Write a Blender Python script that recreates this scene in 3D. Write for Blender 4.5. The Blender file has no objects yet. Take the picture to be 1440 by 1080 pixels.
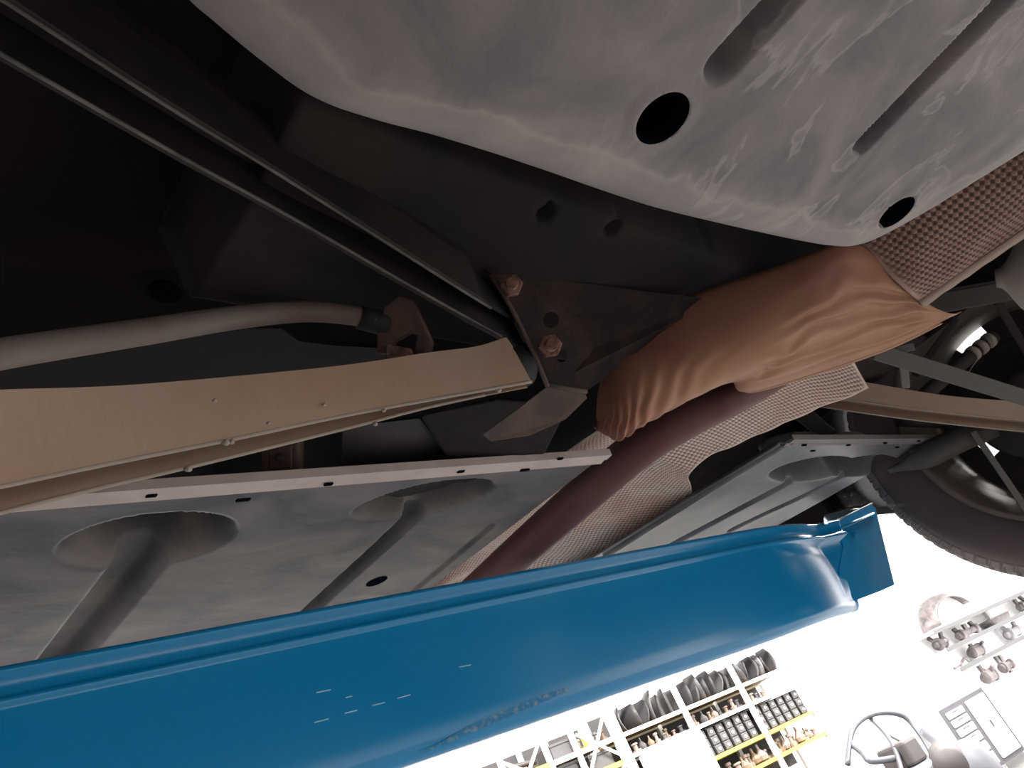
import bpy, bmesh, math, random
from mathutils import Vector, Matrix, noise
random.seed(7)
PI = math.pi
scene = bpy.context.scene
COL = scene.collection

# ------------------------------------------------------------------ camera
F_PX = 1082.0
EYE = Vector((0, 0, 1.55))
RIGHT = Vector((0.71356, -0.58377, -0.38737)).normalized()
DOWN = Vector((0.09152, 0.62584, -0.77456)).normalized()
FWD = Vector((0.69459, 0.51724, 0.50000)).normalized()
cam_data = bpy.data.cameras.new('camera')
cam_data.sensor_width = 36.0
cam_data.lens = 36.0 * F_PX / 1440.0
cam_data.clip_start = 0.02
cam = bpy.data.objects.new('camera', cam_data)
COL.objects.link(cam)
m = Matrix.Identity(4)
for i in range(3):
    m[i][0] = RIGHT[i]; m[i][1] = -DOWN[i]; m[i][2] = -FWD[i]; m[i][3] = EYE[i]
cam.matrix_world = m
scene.camera = cam

# ------------------------------------------------------------------ view, world
vs = scene.view_settings
vs.view_transform = 'Standard'; vs.look = 'None'; vs.gamma = 1.0; vs.use_curve_mapping = False
vs.exposure = 0.80
world = bpy.data.worlds.new('daylight'); scene.world = world
world.use_nodes = True
world.node_tree.nodes['Background'].inputs[0].default_value = (0.93, 0.97, 1.0, 1)
world.node_tree.nodes['Background'].inputs[1].default_value = 1.0

# room frame: S along the back wall, N towards it
SA = Vector((0.97, -0.243, 0)).normalized()
NA = Vector((0.243, 0.97, 0)).normalized()
def RM(s, n, z): return SA * s + NA * n + Vector((0, 0, z))
ROOM_ROT = math.atan2(SA.y, SA.x)

LAMP_POWER = 420.0
LAMP_SPOTS = [(5, -4.2), (9.5, -3), (14, -3), (5.6, 0.8), (9.5, 1.8), (14, 2.6), (4.5, 5.2), (9, 5.6), (13.5, 5.6), (0.0, 6.0)]
for k, (s, n) in enumerate(LAMP_SPOTS):
    ld = bpy.data.lights.new('ceiling_panel_light', 'AREA')
    ld.shape = 'RECTANGLE'; ld.size = 1.8; ld.size_y = 0.5; ld.energy = LAMP_POWER
    ld.color = (1.0, 0.97, 0.94)
    lo = bpy.data.objects.new('ceiling_panel_light', ld); COL.objects.link(lo)
    lo.location = RM(s, n, 4.55); lo.rotation_euler = (0, 0, ROOM_ROT)

# ------------------------------------------------------------------ rays
def ray(px, py): return (RIGHT * (px - 720) + DOWN * (py - 540) + FWD * F_PX) / F_PX
def PD(px, py, d): return EYE + ray(px, py) * d
def PZ(px, py, z): r = ray(px, py); return EYE + r * (z / r.z)
def PXX(px, py, x): r = ray(px, py); return EYE + r * (x / r.x)
def PN(px, py, n): r = ray(px, py); return EYE + r * (n / r.dot(NA))

# ------------------------------------------------------------------ materials
MATS = {}
def mat(name, col, rough=0.6, metal=0.0, var=0.0, col2=None, scale=8.0, bump=0.0, bscale=60.0, spec=0.5, coat=0.0,
        thr=(0.4, 0.65), dist=0.6, detail=6.0, emit=0.0, stretch=None):
    if name in MATS: return MATS[name]
    M = bpy.data.materials.new(name); M.use_nodes = True
    nt = M.node_tree; b = nt.nodes['Principled BSDF']
    b.inputs['Base Color'].default_value = (*col, 1); b.inputs['Roughness'].default_value = rough
    b.inputs['Metallic'].default_value = metal; b.inputs['Specular IOR Level'].default_value = spec
    b.inputs['Coat Weight'].default_value = coat
    tc = nt.nodes.new('ShaderNodeTexCoord')
    vec = tc.outputs['Object']
    if stretch:
        mp = nt.nodes.new('ShaderNodeMapping'); mp.inputs['Scale'].default_value = stretch
        nt.links.new(vec, mp.inputs['Vector']); vec = mp.outputs['Vector']
    if col2 is not None:
        n = nt.nodes.new('ShaderNodeTexNoise'); n.inputs['Scale'].default_value = scale
        n.inputs['Detail'].default_value = detail; n.inputs['Distortion'].default_value = dist
        nt.links.new(vec, n.inputs['Vector'])
        r = nt.nodes.new('ShaderNodeValToRGB')
        r.color_ramp.elements[0].position = thr[0]; r.color_ramp.elements[1].position = thr[1]
        r.color_ramp.elements[0].color = (*col, 1); r.color_ramp.elements[1].color = (*col2, 1)
        nt.links.new(n.outputs['Fac'], r.inputs['Fac'])
        nt.links.new(r.outputs['Color'], b.inputs['Base Color'])
    if bump:
        n2 = nt.nodes.new('ShaderNodeTexNoise'); n2.inputs['Scale'].default_value = bscale; n2.inputs['Detail'].default_value = 4
        nt.links.new(vec, n2.inputs['Vector'])
        bp = nt.nodes.new('ShaderNodeBump'); bp.inputs['Strength'].default_value = bump; bp.inputs['Distance'].default_value = 0.004
        nt.links.new(n2.outputs['Fac'], bp.inputs['Height']); nt.links.new(bp.outputs['Normal'], b.inputs['Normal'])
    if emit:
        b.inputs['Emission Color'].default_value = (*col, 1); b.inputs['Emission Strength'].default_value = emit
    MATS[name] = M
    return M

def tank_material():
    M = mat('dusty grey tank plastic', (0.124, 0.114, 0.119), 0.6, col2=(0.25, 0.212, 0.207), scale=13, bump=0.12, bscale=90, thr=(0.35, 0.7), dist=1.2)
    nt = M.node_tree; b = nt.nodes['Principled BSDF']
    ramp = [n for n in nt.nodes if n.type == 'VALTORGB'][0]
    tc = [n for n in nt.nodes if n.type == 'TEX_COORD'][0]
    # dried water marks: thin pale contour lines where a slow noise crosses its mid value
    n = nt.nodes.new('ShaderNodeTexNoise'); n.inputs['Scale'].default_value = 15; n.inputs['Detail'].default_value = 7; n.inputs['Distortion'].default_value = 0.5
    mpp = nt.nodes.new('ShaderNodeMapping'); mpp.inputs['Scale'].default_value = (1.6, 0.75, 1); mpp.inputs['Rotation'].default_value = (0, 0, 0.1)
    nt.links.new(tc.outputs['Object'], mpp.inputs['Vector']); nt.links.new(mpp.outputs['Vector'], n.inputs['Vector'])
    r = nt.nodes.new('ShaderNodeValToRGB')
    e = r.color_ramp.elements
    e[0].position = 0.555; e[0].color = (0, 0, 0, 1); e[1].position = 0.575; e[1].color = (1, 1, 1, 1)
    x = e.new(0.60); x.color = (0.35, 0.35, 0.35, 1); x = e.new(0.70); x.color = (0.0, 0.0, 0.0, 1)
    nt.links.new(n.outputs['Fac'], r.inputs['Fac'])
    n3 = nt.nodes.new('ShaderNodeTexNoise'); n3.inputs['Scale'].default_value = 5
    nt.links.new(tc.outputs['Object'], n3.inputs['Vector'])
    mp = nt.nodes.new('ShaderNodeMapRange'); mp.inputs['From Min'].default_value = 0.42; mp.inputs['From Max'].default_value = 0.6
    mp.inputs['To Max'].default_value = 0.5
    nt.links.new(n3.outputs['Fac'], mp.inputs['Value'])
    mu = nt.nodes.new('ShaderNodeMath'); mu.operation = 'MULTIPLY'
    nt.links.new(r.outputs['Color'], mu.inputs[0]); nt.links.new(mp.outputs['Result'], mu.inputs[1])
    mx = nt.nodes.new('ShaderNodeMix'); mx.data_type = 'RGBA'
    nt.links.new(mu.outputs[0], mx.inputs['Factor']); nt.links.new(ramp.outputs['Color'], mx.inputs['A'])
    mx.inputs['B'].default_value = (0.40, 0.36, 0.35, 1)
    # pale tide band along the rim, with a crisp wavy upper line
    at = nt.nodes.new('ShaderNodeAttribute'); at.attribute_name = 'rim'
    n5 = nt.nodes.new('ShaderNodeTexNoise'); n5.inputs['Scale'].default_value = 28; n5.inputs['Detail'].default_value = 6
    nt.links.new(tc.outputs['Object'], n5.inputs['Vector'])
    ma = nt.nodes.new('ShaderNodeMath'); ma.operation = 'MULTIPLY_ADD'; ma.inputs[1].default_value = 0.034
    nt.links.new(n5.outputs['Fac'], ma.inputs[0]); nt.links.new(at.outputs['Fac'], ma.inputs[2])
    r5 = nt.nodes.new('ShaderNodeValToRGB'); e5 = r5.color_ramp.elements
    e5[0].position = 0.0; e5[0].color = (0.30, 0.30, 0.30, 1); e5[1].position = 1.0; e5[1].color = (0, 0, 0, 1)
    for pp, cc in ((0.0395, 0.34), (0.0412, 1.0), (0.0438, 0.25), (0.056, 0.0)):
        q = e5.new(pp); q.color = (cc, cc, cc, 1)
    nt.links.new(ma.outputs[0], r5.inputs['Fac'])
    mx2 = nt.nodes.new('ShaderNodeMix'); mx2.data_type = 'RGBA'; mx2.inputs['B'].default_value = (0.44, 0.37, 0.345, 1)
    nt.links.new(r5.outputs['Color'], mx2.inputs['Factor']); nt.links.new(mx.outputs['Result'], mx2.inputs['A'])
    nt.links.new(mx2.outputs['Result'], b.inputs['Base Color'])
    return M

M_TANK = tank_material()
M_PANEL = mat('dusty grey underbody plastic', (0.085, 0.083, 0.086), 0.55, col2=(0.215, 0.18, 0.165), scale=8, bump=0.15, bscale=50, thr=(0.38, 0.72), dist=1.0, stretch=(1.0, 1.8, 1))
M_PANEL2 = mat('clean dark underbody plastic', (0.10, 0.105, 0.115), 0.42, col2=(0.17, 0.165, 0.165), scale=6, bump=0.08, bscale=50)
M_FLANGE = mat('dusty flange plastic', (0.66, 0.55, 0.51), 0.75, col2=(0.54, 0.45, 0.42), scale=14)
M_DARK = mat('black underseal', (0.013, 0.0118, 0.012), 0.9, col2=(0.021, 0.014, 0.0138), scale=9, bump=0.3, bscale=40, spec=0.05)
M_RUSTD = mat('dark rusty steel', (0.024, 0.018, 0.018), 0.85, col2=(0.065, 0.036, 0.028), scale=16, bump=0.3, bscale=120, spec=0.15, thr=(0.45, 0.75))
M_RUST = mat('orange brown rust', (0.33, 0.19, 0.15), 0.9, col2=(0.11, 0.05, 0.034), scale=60, bump=0.5, bscale=220, spec=0.2)
M_ARM = mat('dusty olive brown arm steel', (0.345, 0.25, 0.185), 0.6, col2=(0.32, 0.205, 0.14), scale=7, bump=0.18, bscale=70, spec=0.35)
M_ARMEDGE = mat('worn pale arm edge', (0.33, 0.27, 0.22), 0.55)
M_LINK = mat('black brown link steel', (0.019, 0.0155, 0.015), 0.7, col2=(0.034, 0.023, 0.020), scale=14, bump=0.2, bscale=80, spec=0.3)
M_LINKRIM = mat('worn link rim', (0.065, 0.055, 0.052), 0.6, col2=(0.15, 0.128, 0.118), scale=30)
M_BAR = mat('dusty grey brown bar', (0.17, 0.14, 0.125), 0.7, col2=(0.12, 0.075, 0.06), scale=7, bump=0.2, bscale=90)
M_SHIELD = mat('brown tarnished heat shield', (0.375, 0.20, 0.118), 0.6, col2=(0.315, 0.135, 0.092), scale=5, bump=0.12, bscale=40, spec=0.4, metal=0.15)
M_EMB = mat('tan embossed heat shield', (0.90, 0.77, 0.70), 0.6, col2=(0.80, 0.60, 0.50), scale=10, spec=0.3)
M_EMB2 = mat('brown embossed heat shield', (0.46, 0.30, 0.25), 0.55, col2=(0.34, 0.205, 0.165), scale=10, spec=0.4)
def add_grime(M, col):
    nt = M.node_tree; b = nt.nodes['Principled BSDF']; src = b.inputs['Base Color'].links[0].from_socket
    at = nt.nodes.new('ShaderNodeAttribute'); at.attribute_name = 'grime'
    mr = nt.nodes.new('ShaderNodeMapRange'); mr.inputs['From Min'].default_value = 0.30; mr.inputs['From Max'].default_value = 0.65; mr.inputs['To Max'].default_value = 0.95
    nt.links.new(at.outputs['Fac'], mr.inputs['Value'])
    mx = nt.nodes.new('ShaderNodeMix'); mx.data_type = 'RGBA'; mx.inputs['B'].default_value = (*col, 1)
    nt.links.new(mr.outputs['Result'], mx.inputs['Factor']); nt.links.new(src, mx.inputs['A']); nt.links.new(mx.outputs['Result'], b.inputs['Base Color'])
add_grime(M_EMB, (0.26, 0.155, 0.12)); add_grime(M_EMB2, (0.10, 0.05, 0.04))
M_PIPE = mat('maroon tarnished exhaust steel', (0.125, 0.048, 0.050), 0.55, col2=(0.16, 0.078, 0.072), scale=9, metal=0.1, spec=0.3, bump=0.1)
M_BLUE = mat('glossy blue lift paint', (0.001, 0.235, 0.52), 0.22, coat=0.0, spec=0.5, bump=0.03, bscale=30)
M_SCRATCH = mat('pale scratch', (0.45, 0.65, 0.8), 0.6)
M_SCUFF = mat('scuffed grey blue paint', (0.004, 0.22, 0.47), 0.5, col2=(0.30, 0.38, 0.45), scale=140, thr=(0.48, 0.68))
M_TYRE = mat('tyre rubber', (0.105, 0.080, 0.083), 0.75, col2=(0.12, 0.093, 0.093), scale=8, spec=0.35)
M_TREAD = mat('dusty tyre tread', (0.22, 0.185, 0.18), 0.9, col2=(0.17, 0.14, 0.135), scale=30)
M_RIM = mat('dirty alloy barrel', (0.20, 0.155, 0.13), 0.55, col2=(0.13, 0.10, 0.085), scale=7, metal=0.2, stretch=(3, 1, 1))
M_DISC = mat('dark brake metal', (0.045, 0.035, 0.032), 0.8)
M_GREYBAR = mat('grey suspension bar', (0.075, 0.065, 0.06), 0.65, bump=0.1)
M_PALE = mat('pale dusty silencer', (0.48, 0.40, 0.35), 0.6, col2=(0.34, 0.27, 0.23), scale=6)
M_RUBBER = mat('black rubber', (0.018, 0.017, 0.018), 0.8)
M_HOLE = mat('hollow interior', (0.006, 0.007, 0.011), 0.9, spec=0.0)

# ------------------------------------------------------------------ builders
def tag(o, label=None, cat=None, group=None, kind=None):
    if label: o['label'] = label
    if cat: o['category'] = cat
    if group: o['group'] = group
    if kind: o['kind'] = kind
    return o
def empty(name, loc, label=None, cat=None, group=None, rotz=0.0):
    o = bpy.data.objects.new(name, None); COL.objects.link(o)
    o.location = loc; o.rotation_euler = (0, 0, rotz); o.empty_display_size = 0.05
    return tag(o, label, cat, group)
def origin_of(o):
    p = Vector((0, 0, 0))
    while o is not None:
        p += o.location; o = o.parent
    return p
def mk(name, verts, faces, material, parent=None, smooth=False, label=None, world=True, solid=0.0, bevel=0.0, offset=-1.0):
    me = bpy.data.meshes.new(name)
    off = origin_of(parent) if (parent is not None and world) else Vector((0, 0, 0))
    me.from_pydata([tuple(Vector(v) - off) for v in verts], [], faces)
    me.validate(); 
    if smooth: me.shade_smooth()
    if not isinstance(material, (list, tuple)): material = [material]
    for mm in material: me.materials.append(mm)
    o = bpy.data.objects.new(name, me); COL.objects.link(o)
    if parent is not None: o.parent = parent
    if label: o['label'] = label
    if solid:
        md = o.modifiers.new('thickness', 'SOLIDIFY'); md.thickness = solid; md.offset = offset
    if bevel:
        md = o.modifiers.new('bevel', 'BEVEL'); md.width = bevel; md.segments = 2; md.limit_method = 'ANGLE'
    return o
def fixn(o):
    bm = bmesh.new(); bm.from_mesh(o.data); bmesh.ops.recalc_face_normals(bm, faces=bm.faces); bm.to_mesh(o.data); bm.free(); return o

def grid_faces(nr, nc, closed=False, base=0):
    f = []
    for i in range(nr - 1):
        for j in range(nc if closed else nc - 1):
            k = (j + 1) % nc
            f.append((base + i * nc + j, base + i * nc + k, base + (i + 1) * nc + k, base + (i + 1) * nc + j))
    return f
def loft(name, rings, material, parent, closed=False, caps=False, smooth=True, solid=0.0, label=None, bevel=0.0):
    nr, nc = len(rings), len(rings[0])
    v = [p for r in rings for p in r]; f = grid_faces(nr, nc, closed)
    if caps:
        f.append(tuple(range(nc))[::-1]); f.append(tuple((nr - 1) * nc + j for j in range(nc)))
    o = mk(name, v, f, material, parent, smooth, label, solid=solid, bevel=bevel)
    if closed: fixn(o)
    return o
def crom(pts, n):
    pts = [Vector(p) for p in pts]
    if len(pts) == 2: return [pts[0].lerp(pts[1], i / (n - 1)) for i in range(n)]
    L = [0.0]
    for a, b in zip(pts, pts[1:]): L.append(L[-1] + (b - a).length)
    out = []
    for i in range(n):
        s = L[-1] * i / (n - 1); k = 0
        while k < len(pts) - 2 and L[k + 1] < s: k += 1
        t = (s - L[k]) / max(1e-9, L[k + 1] - L[k])
        p1, p2 = pts[k], pts[k + 1]
        p0 = pts[k - 1] if k else p1 * 2 - p2
        p3 = pts[k + 2] if k + 2 < len(pts) else p2 * 2 - p1
        out.append(0.5 * ((2 * p1) + (p2 - p0) * t + (2 * p0 - 5 * p1 + 4 * p2 - p3) * t * t + (3 * p1 - p0 - 3 * p2 + p3) * t ** 3))
    return out
def cromk(pts, n):   # uniform in the control index
    pts = [Vector(p) for p in pts]; out = []
    for i in range(n):
        s = (len(pts) - 1) * i / (n - 1); k = min(int(s), len(pts) - 2); t = s - k
        p1, p2 = pts[k], pts[k + 1]
        p0 = pts[k - 1] if k else p1 * 2 - p2
        p3 = pts[k + 2] if k + 2 < len(pts) else p2 * 2 - p1
        out.append(0.5 * ((2 * p1) + (p2 - p0) * t + (2 * p0 - 5 * p1 + 4 * p2 - p3) * t * t + (3 * p1 - p0 - 3 * p2 + p3) * t ** 3))
    return out
def tube(name, pts, rad, material, parent, n=24, seg=14, label=None, caps=True):
    path = crom(pts, n) if n else [Vector(p) for p in pts]
    rings = []; prev = None
    for i, p in enumerate(path):
        t = (path[min(i + 1, len(path) - 1)] - path[max(i - 1, 0)]).normalized()
        if prev is None:
            ref = Vector((0, 0, 1)) if abs(t.z) < 0.9 else Vector((1, 0, 0))
            x = t.cross(ref).normalized()
        else: x = (prev - t * prev.dot(t)).normalized()
        prev = x; y = t.cross(x)
        r = rad(i / (len(path) - 1)) if callable(rad) else rad
        rings.append([p + (x * math.cos(2 * PI * k / seg) + y * math.sin(2 * PI * k / seg)) * r for k in range(seg)])
    return loft(name, rings, material, parent, closed=True, caps=caps, label=label)
def prism(name, poly, vec, material, parent, bevel=0.0, label=None):
    n = len(poly); vec = Vector(vec)
    v = [Vector(p) for p in poly] + [Vector(p) + vec for p in poly]
    f = [tuple(range(n))[::-1], tuple(range(n, 2 * n))] + [(i, (i + 1) % n, n + (i + 1) % n, n + i) for i in range(n)]
    return fixn(mk(name, v, f, material, parent, False, label, bevel=bevel))
BOXF = [(0, 3, 2, 1), (4, 5, 6, 7), (0, 1, 5, 4), (1, 2, 6, 5), (2, 3, 7, 6), (3, 0, 4, 7)]
def boxv(c, ax, ay, az):
    c = Vector(c)
    return [c - ax - ay - az, c + ax - ay - az, c + ax + ay - az, c - ax + ay - az, c - ax - ay + az, c + ax - ay + az, c + ax + ay + az, c - ax + ay + az]
def box(name, c, ax, ay, az, material, parent=None, bevel=0.0, label=None):
    return mk(name, boxv(c, Vector(ax), Vector(ay), Vector(az)), BOXF, material, parent, False, label, bevel=bevel)
def wbox(name, x0, x1, y0, y1, z0, z1, material, parent=None, bevel=0.0, label=None):
    return box(name, ((x0 + x1) / 2, (y0 + y1) / 2, (z0 + z1) / 2), ((x1 - x0) / 2, 0, 0), (0, (y1 - y0) / 2, 0), (0, 0, (z1 - z0) / 2), material, parent, bevel, label)
def rbox(name, s0, s1, n0, n1, z0, z1, material, parent=None, bevel=0.0, label=None):
    return box(name, RM((s0 + s1) / 2, (n0 + n1) / 2, (z0 + z1) / 2), SA * (s1 - s0) / 2, NA * (n1 - n0) / 2, (0, 0, (z1 - z0) / 2), material, parent, bevel, label)
def hexbolt(name, c, axis, r, h, material, parent, washer=True, label=None):
    axis = Vector(axis).normalized(); x = axis.orthogonal().normalized(); y = axis.cross(x); c = Vector(c)
    rings = []
    prof = ([(1.45, 0.0, 24), (1.45, 0.18, 24)] if washer else [])
    v = []; f = []
    def disc(r_, z0, z1, seg, rot=0.3):
        b = len(v)
        for z in (z0, z1):
            for k in range(seg):
                a = rot + 2 * PI * k / seg; v.append(c + (x * math.cos(a) + y * math.sin(a)) * r_ + axis * z)
        f.extend((b + k, b + (k + 1) % seg, b + seg + (k + 1) % seg, b + seg + k) for k in range(seg))
        f.append(tuple(b + seg + k for k in range(seg))); f.append(tuple(b + k for k in range(seg))[::-1])
    if washer: disc(r * 1.45, 0, h * 0.15, 20)
    disc(r, h * 0.15, h, 6)
    disc(r * 0.55, h * 0.9, h * 1.8, 12)
    return mk(name, v, f, material, parent, False, label, bevel=r * 0.08)
def smooth01(x): x = max(0.0, min(1.0, x)); return x * x * (3 - 2 * x)
def segdist(p, a, b):
    ab = b - a; t = max(0.0, min(1.0, (p - a).dot(ab) / ab.length_squared)); return (p - (a + ab * t)).length, t
def snap_holes(p, holes, cell, depth):
    """p: 2-D point. Pulls grid points onto a hole's rim; points inside drop by depth."""
    for c, R in holes:
        d = (p - c).length
        if d < R - cell * 0.5:
            return p, depth
        if d < R + cell * 0.5:
            return c + (p - c) * (R / max(d, 1e-6)), 0.0
    return p, 0.0

# ------------------------------------------------------------------ the workshop
M_WALL = mat('white workshop wall', (0.86, 0.86, 0.86), 0.8)
M_FLOOR = mat('pale grey workshop floor', (0.13, 0.125, 0.12), 0.5, col2=(0.10, 0.097, 0.095), scale=1.5)
S0, S1, N0, N1, CEIL = -7.0, 17.0, -7.0, 9.0, 4.7
def struct(o): return tag(o, kind='structure')
struct(rbox('floor', S0, S1, N0, N1, -0.2, 0.0, M_FLOOR))
struct(rbox('ceiling', S0, S1, N0, N1, CEIL, CEIL + 0.2, M_WALL))
struct(rbox('wall_back', S0, S1, N1, N1 + 0.2, 0, CEIL, M_WALL))
struct(rbox('wall_right', S1, S1 + 0.2, N0, N1, 0, CEIL, M_WALL))
struct(rbox('wall_left', S0 - 0.2, S0, N0, N1, 0, CEIL, M_WALL))
# the wall behind the viewer has an unseen open bay added to let daylight in
def wall_with_bays():
    v = []; f = []
    def add(s0, s1, z0, z1):
        b = len(v); v.extend(boxv(RM((s0 + s1) / 2, N0 - 0.1, (z0 + z1) / 2), SA * (s1 - s0) / 2, NA * 0.1, Vector((0, 0, (z1 - z0) / 2))))
        f.extend(tuple(b + i for i in q) for q in BOXF)
    add(S0, 4, 0, CEIL); add(4, 10, 3.9, CEIL); add(10, S1, 0, CEIL)
    return mk('wall_front', v, f, M_WALL)
struct(wall_with_bays())
# ceiling lamp housings
M_LAMPBOX = mat('white lamp housing', (0.8, 0.8, 0.8), 0.4)
for k, (s, n) in enumerate(LAMP_SPOTS):
    rbox('ceiling_lamp', s - 0.95, s + 0.95, n - 0.3, n + 0.3, 4.57, 4.70, M_LAMPBOX)
    o = COL.objects[-1]
    tag(o, 'long white lamp housing fixed to the workshop ceiling', 'lamp', 'ceiling lamps')

# ------------------------------------------------------------------ THE CAR
CAR = empty('car', (0.8, 0.4, 1.55), 'raised car seen from below with grey tank, brown heat shield and dusty underbody panels', 'car')
E0 = EYE.z

# --- floor pan and sills (the dark body above everything)
def loft_grid(name, v, nr, nc, material, parent, solid=0.004, label=None, offset=1.0):
    o = mk(name, v, grid_faces(nr, nc), material, parent, True, label, solid=solid, offset=offset)
    return o
def pan():
    nx, ny = 110, 120
    x0, x1, y0, y1 = -1.0, 1.60, -1.1, 1.65
    v = []
    for j in range(ny):
        for i in range(nx):
            x = x0 + (x1 - x0) * i / (nx - 1); y = y0 + (y1 - y0) * j / (ny - 1)
            z = 0.53 + 0.010 * max(-0.4, math.sin(x * 38)) * smooth01((y - 0.5) * 4) + 0.05 * smooth01((0.2 - y) * 6)
            v.append((x, y, E0 + z))
    loft_grid('floor_pan', v, ny, nx, M_DARK, CAR, label='black undersealed floor pan')
pan()
wbox('inner_wheelhouse', 1.585, 1.60, -0.4, 0.66, E0 + 0.50, E0 + 0.80, M_DARK, CAR)
wbox('sill_end', 1.56, 1.80, 0.555, 0.625, E0 + 0.445, E0 + 0.75, M_DARK, CAR, 0.01)
wbox('sill', 1.67, 1.80, 0.62, 1.55, E0 + 0.335, E0 + 0.62, M_DARK, CAR, 0.015)
wbox('sill', -1.1, -0.95, -1.0, 1.6, E0 + 0.30, E0 + 0.62, M_DARK, CAR, 0.015)
wbox('rear_valance', -1.0, 1.7, -1.18, -1.08, E0 + 0.22, E0 + 0.75, M_DARK, CAR, 0.02)
# quarter panel with its wheel arch
def quarter():
    pts = []
    yc, zc, R = 0.19, E0 + 0.325, 0.375
    for k in range(25):
        a = PI * 1.02 - (PI * 1.04) * k / 24
        pts.append((yc + R * math.cos(a), zc + R * math.sin(a)))
    poly = [(-1.15, E0 + 0.3), (pts[0][0], E0 + 0.3)] + pts + [(0.62, E0 + 0.33), (0.62, E0 + 1.05), (-1.15, E0 + 1.05)]
    prism('quarter_panel', [Vector((1.86, y, z)) for y, z in poly], (0.012, 0, 0), mat('car paint dark grey', (0.05, 0.05, 0.055), 0.3), CAR)
quarter()
# wheel arch liner: half cylinder over the tyre
def liner():
    rings = []
    for i in range(2):
        x = 1.60 + 0.255 * i
        rings.append([Vector((x, 0.19 + 0.385 * math.cos(a), E0 + 0.325 + 0.385 * math.sin(a))) for a in [PI * (k / 28) for k in range(29)]])
    loft('arch_liner', rings, M_DARK, CAR, solid=0.004)
liner()

# --- crossmember with drain holes
def crossmember():
    x0, x1, y0, y1 = 0.215, 1.36, 0.185, 0.42
    cell = 0.006
    nx, ny = int((x1 - x0) / cell), int((y1 - y0) / cell)
    zb = E0 + 0.425
    holes = []
    for (px, py, R) in ((767, 300, 0.010), (860, 322, 0.010), (1010, 350, 0.012)):
        p = PZ(px, py, 0.425); holes.append((Vector((p.x, p.y)), R))
    v = []
    for j in range(ny):
        for i in range(nx):
            p = Vector((x0 + (x1 - x0) * i / (nx - 1), y0 + (y1 - y0) * j / (ny - 1)))
            p, dz = snap_holes(p, holes, cell, 0.02)
            e = min(p.y - y0, y1 - p.y)
            z = zb + dz + 0.10 * (1 - smooth01(e / 0.035)) ** 2 - 0.006 * math.exp(-((p.y - 0.30) / 0.03) ** 2)
            if i == 0: z = zb + 0.12; p = Vector((p.x + 0.005, p.y))     # closed end wall
            v.append((p.x, p.y, z))
    loft_grid('rear_crossmember', v, ny, nx, M_RUSTD_DARK, CAR, label='dark crossmember with small drain holes')
M_RUSTD_DARK = mat('dark brown underseal', (0.021, 0.0185, 0.019), 0.8, col2=(0.034, 0.024, 0.023), scale=8, bump=0.25, bscale=50, spec=0.1)
crossmember()

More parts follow.
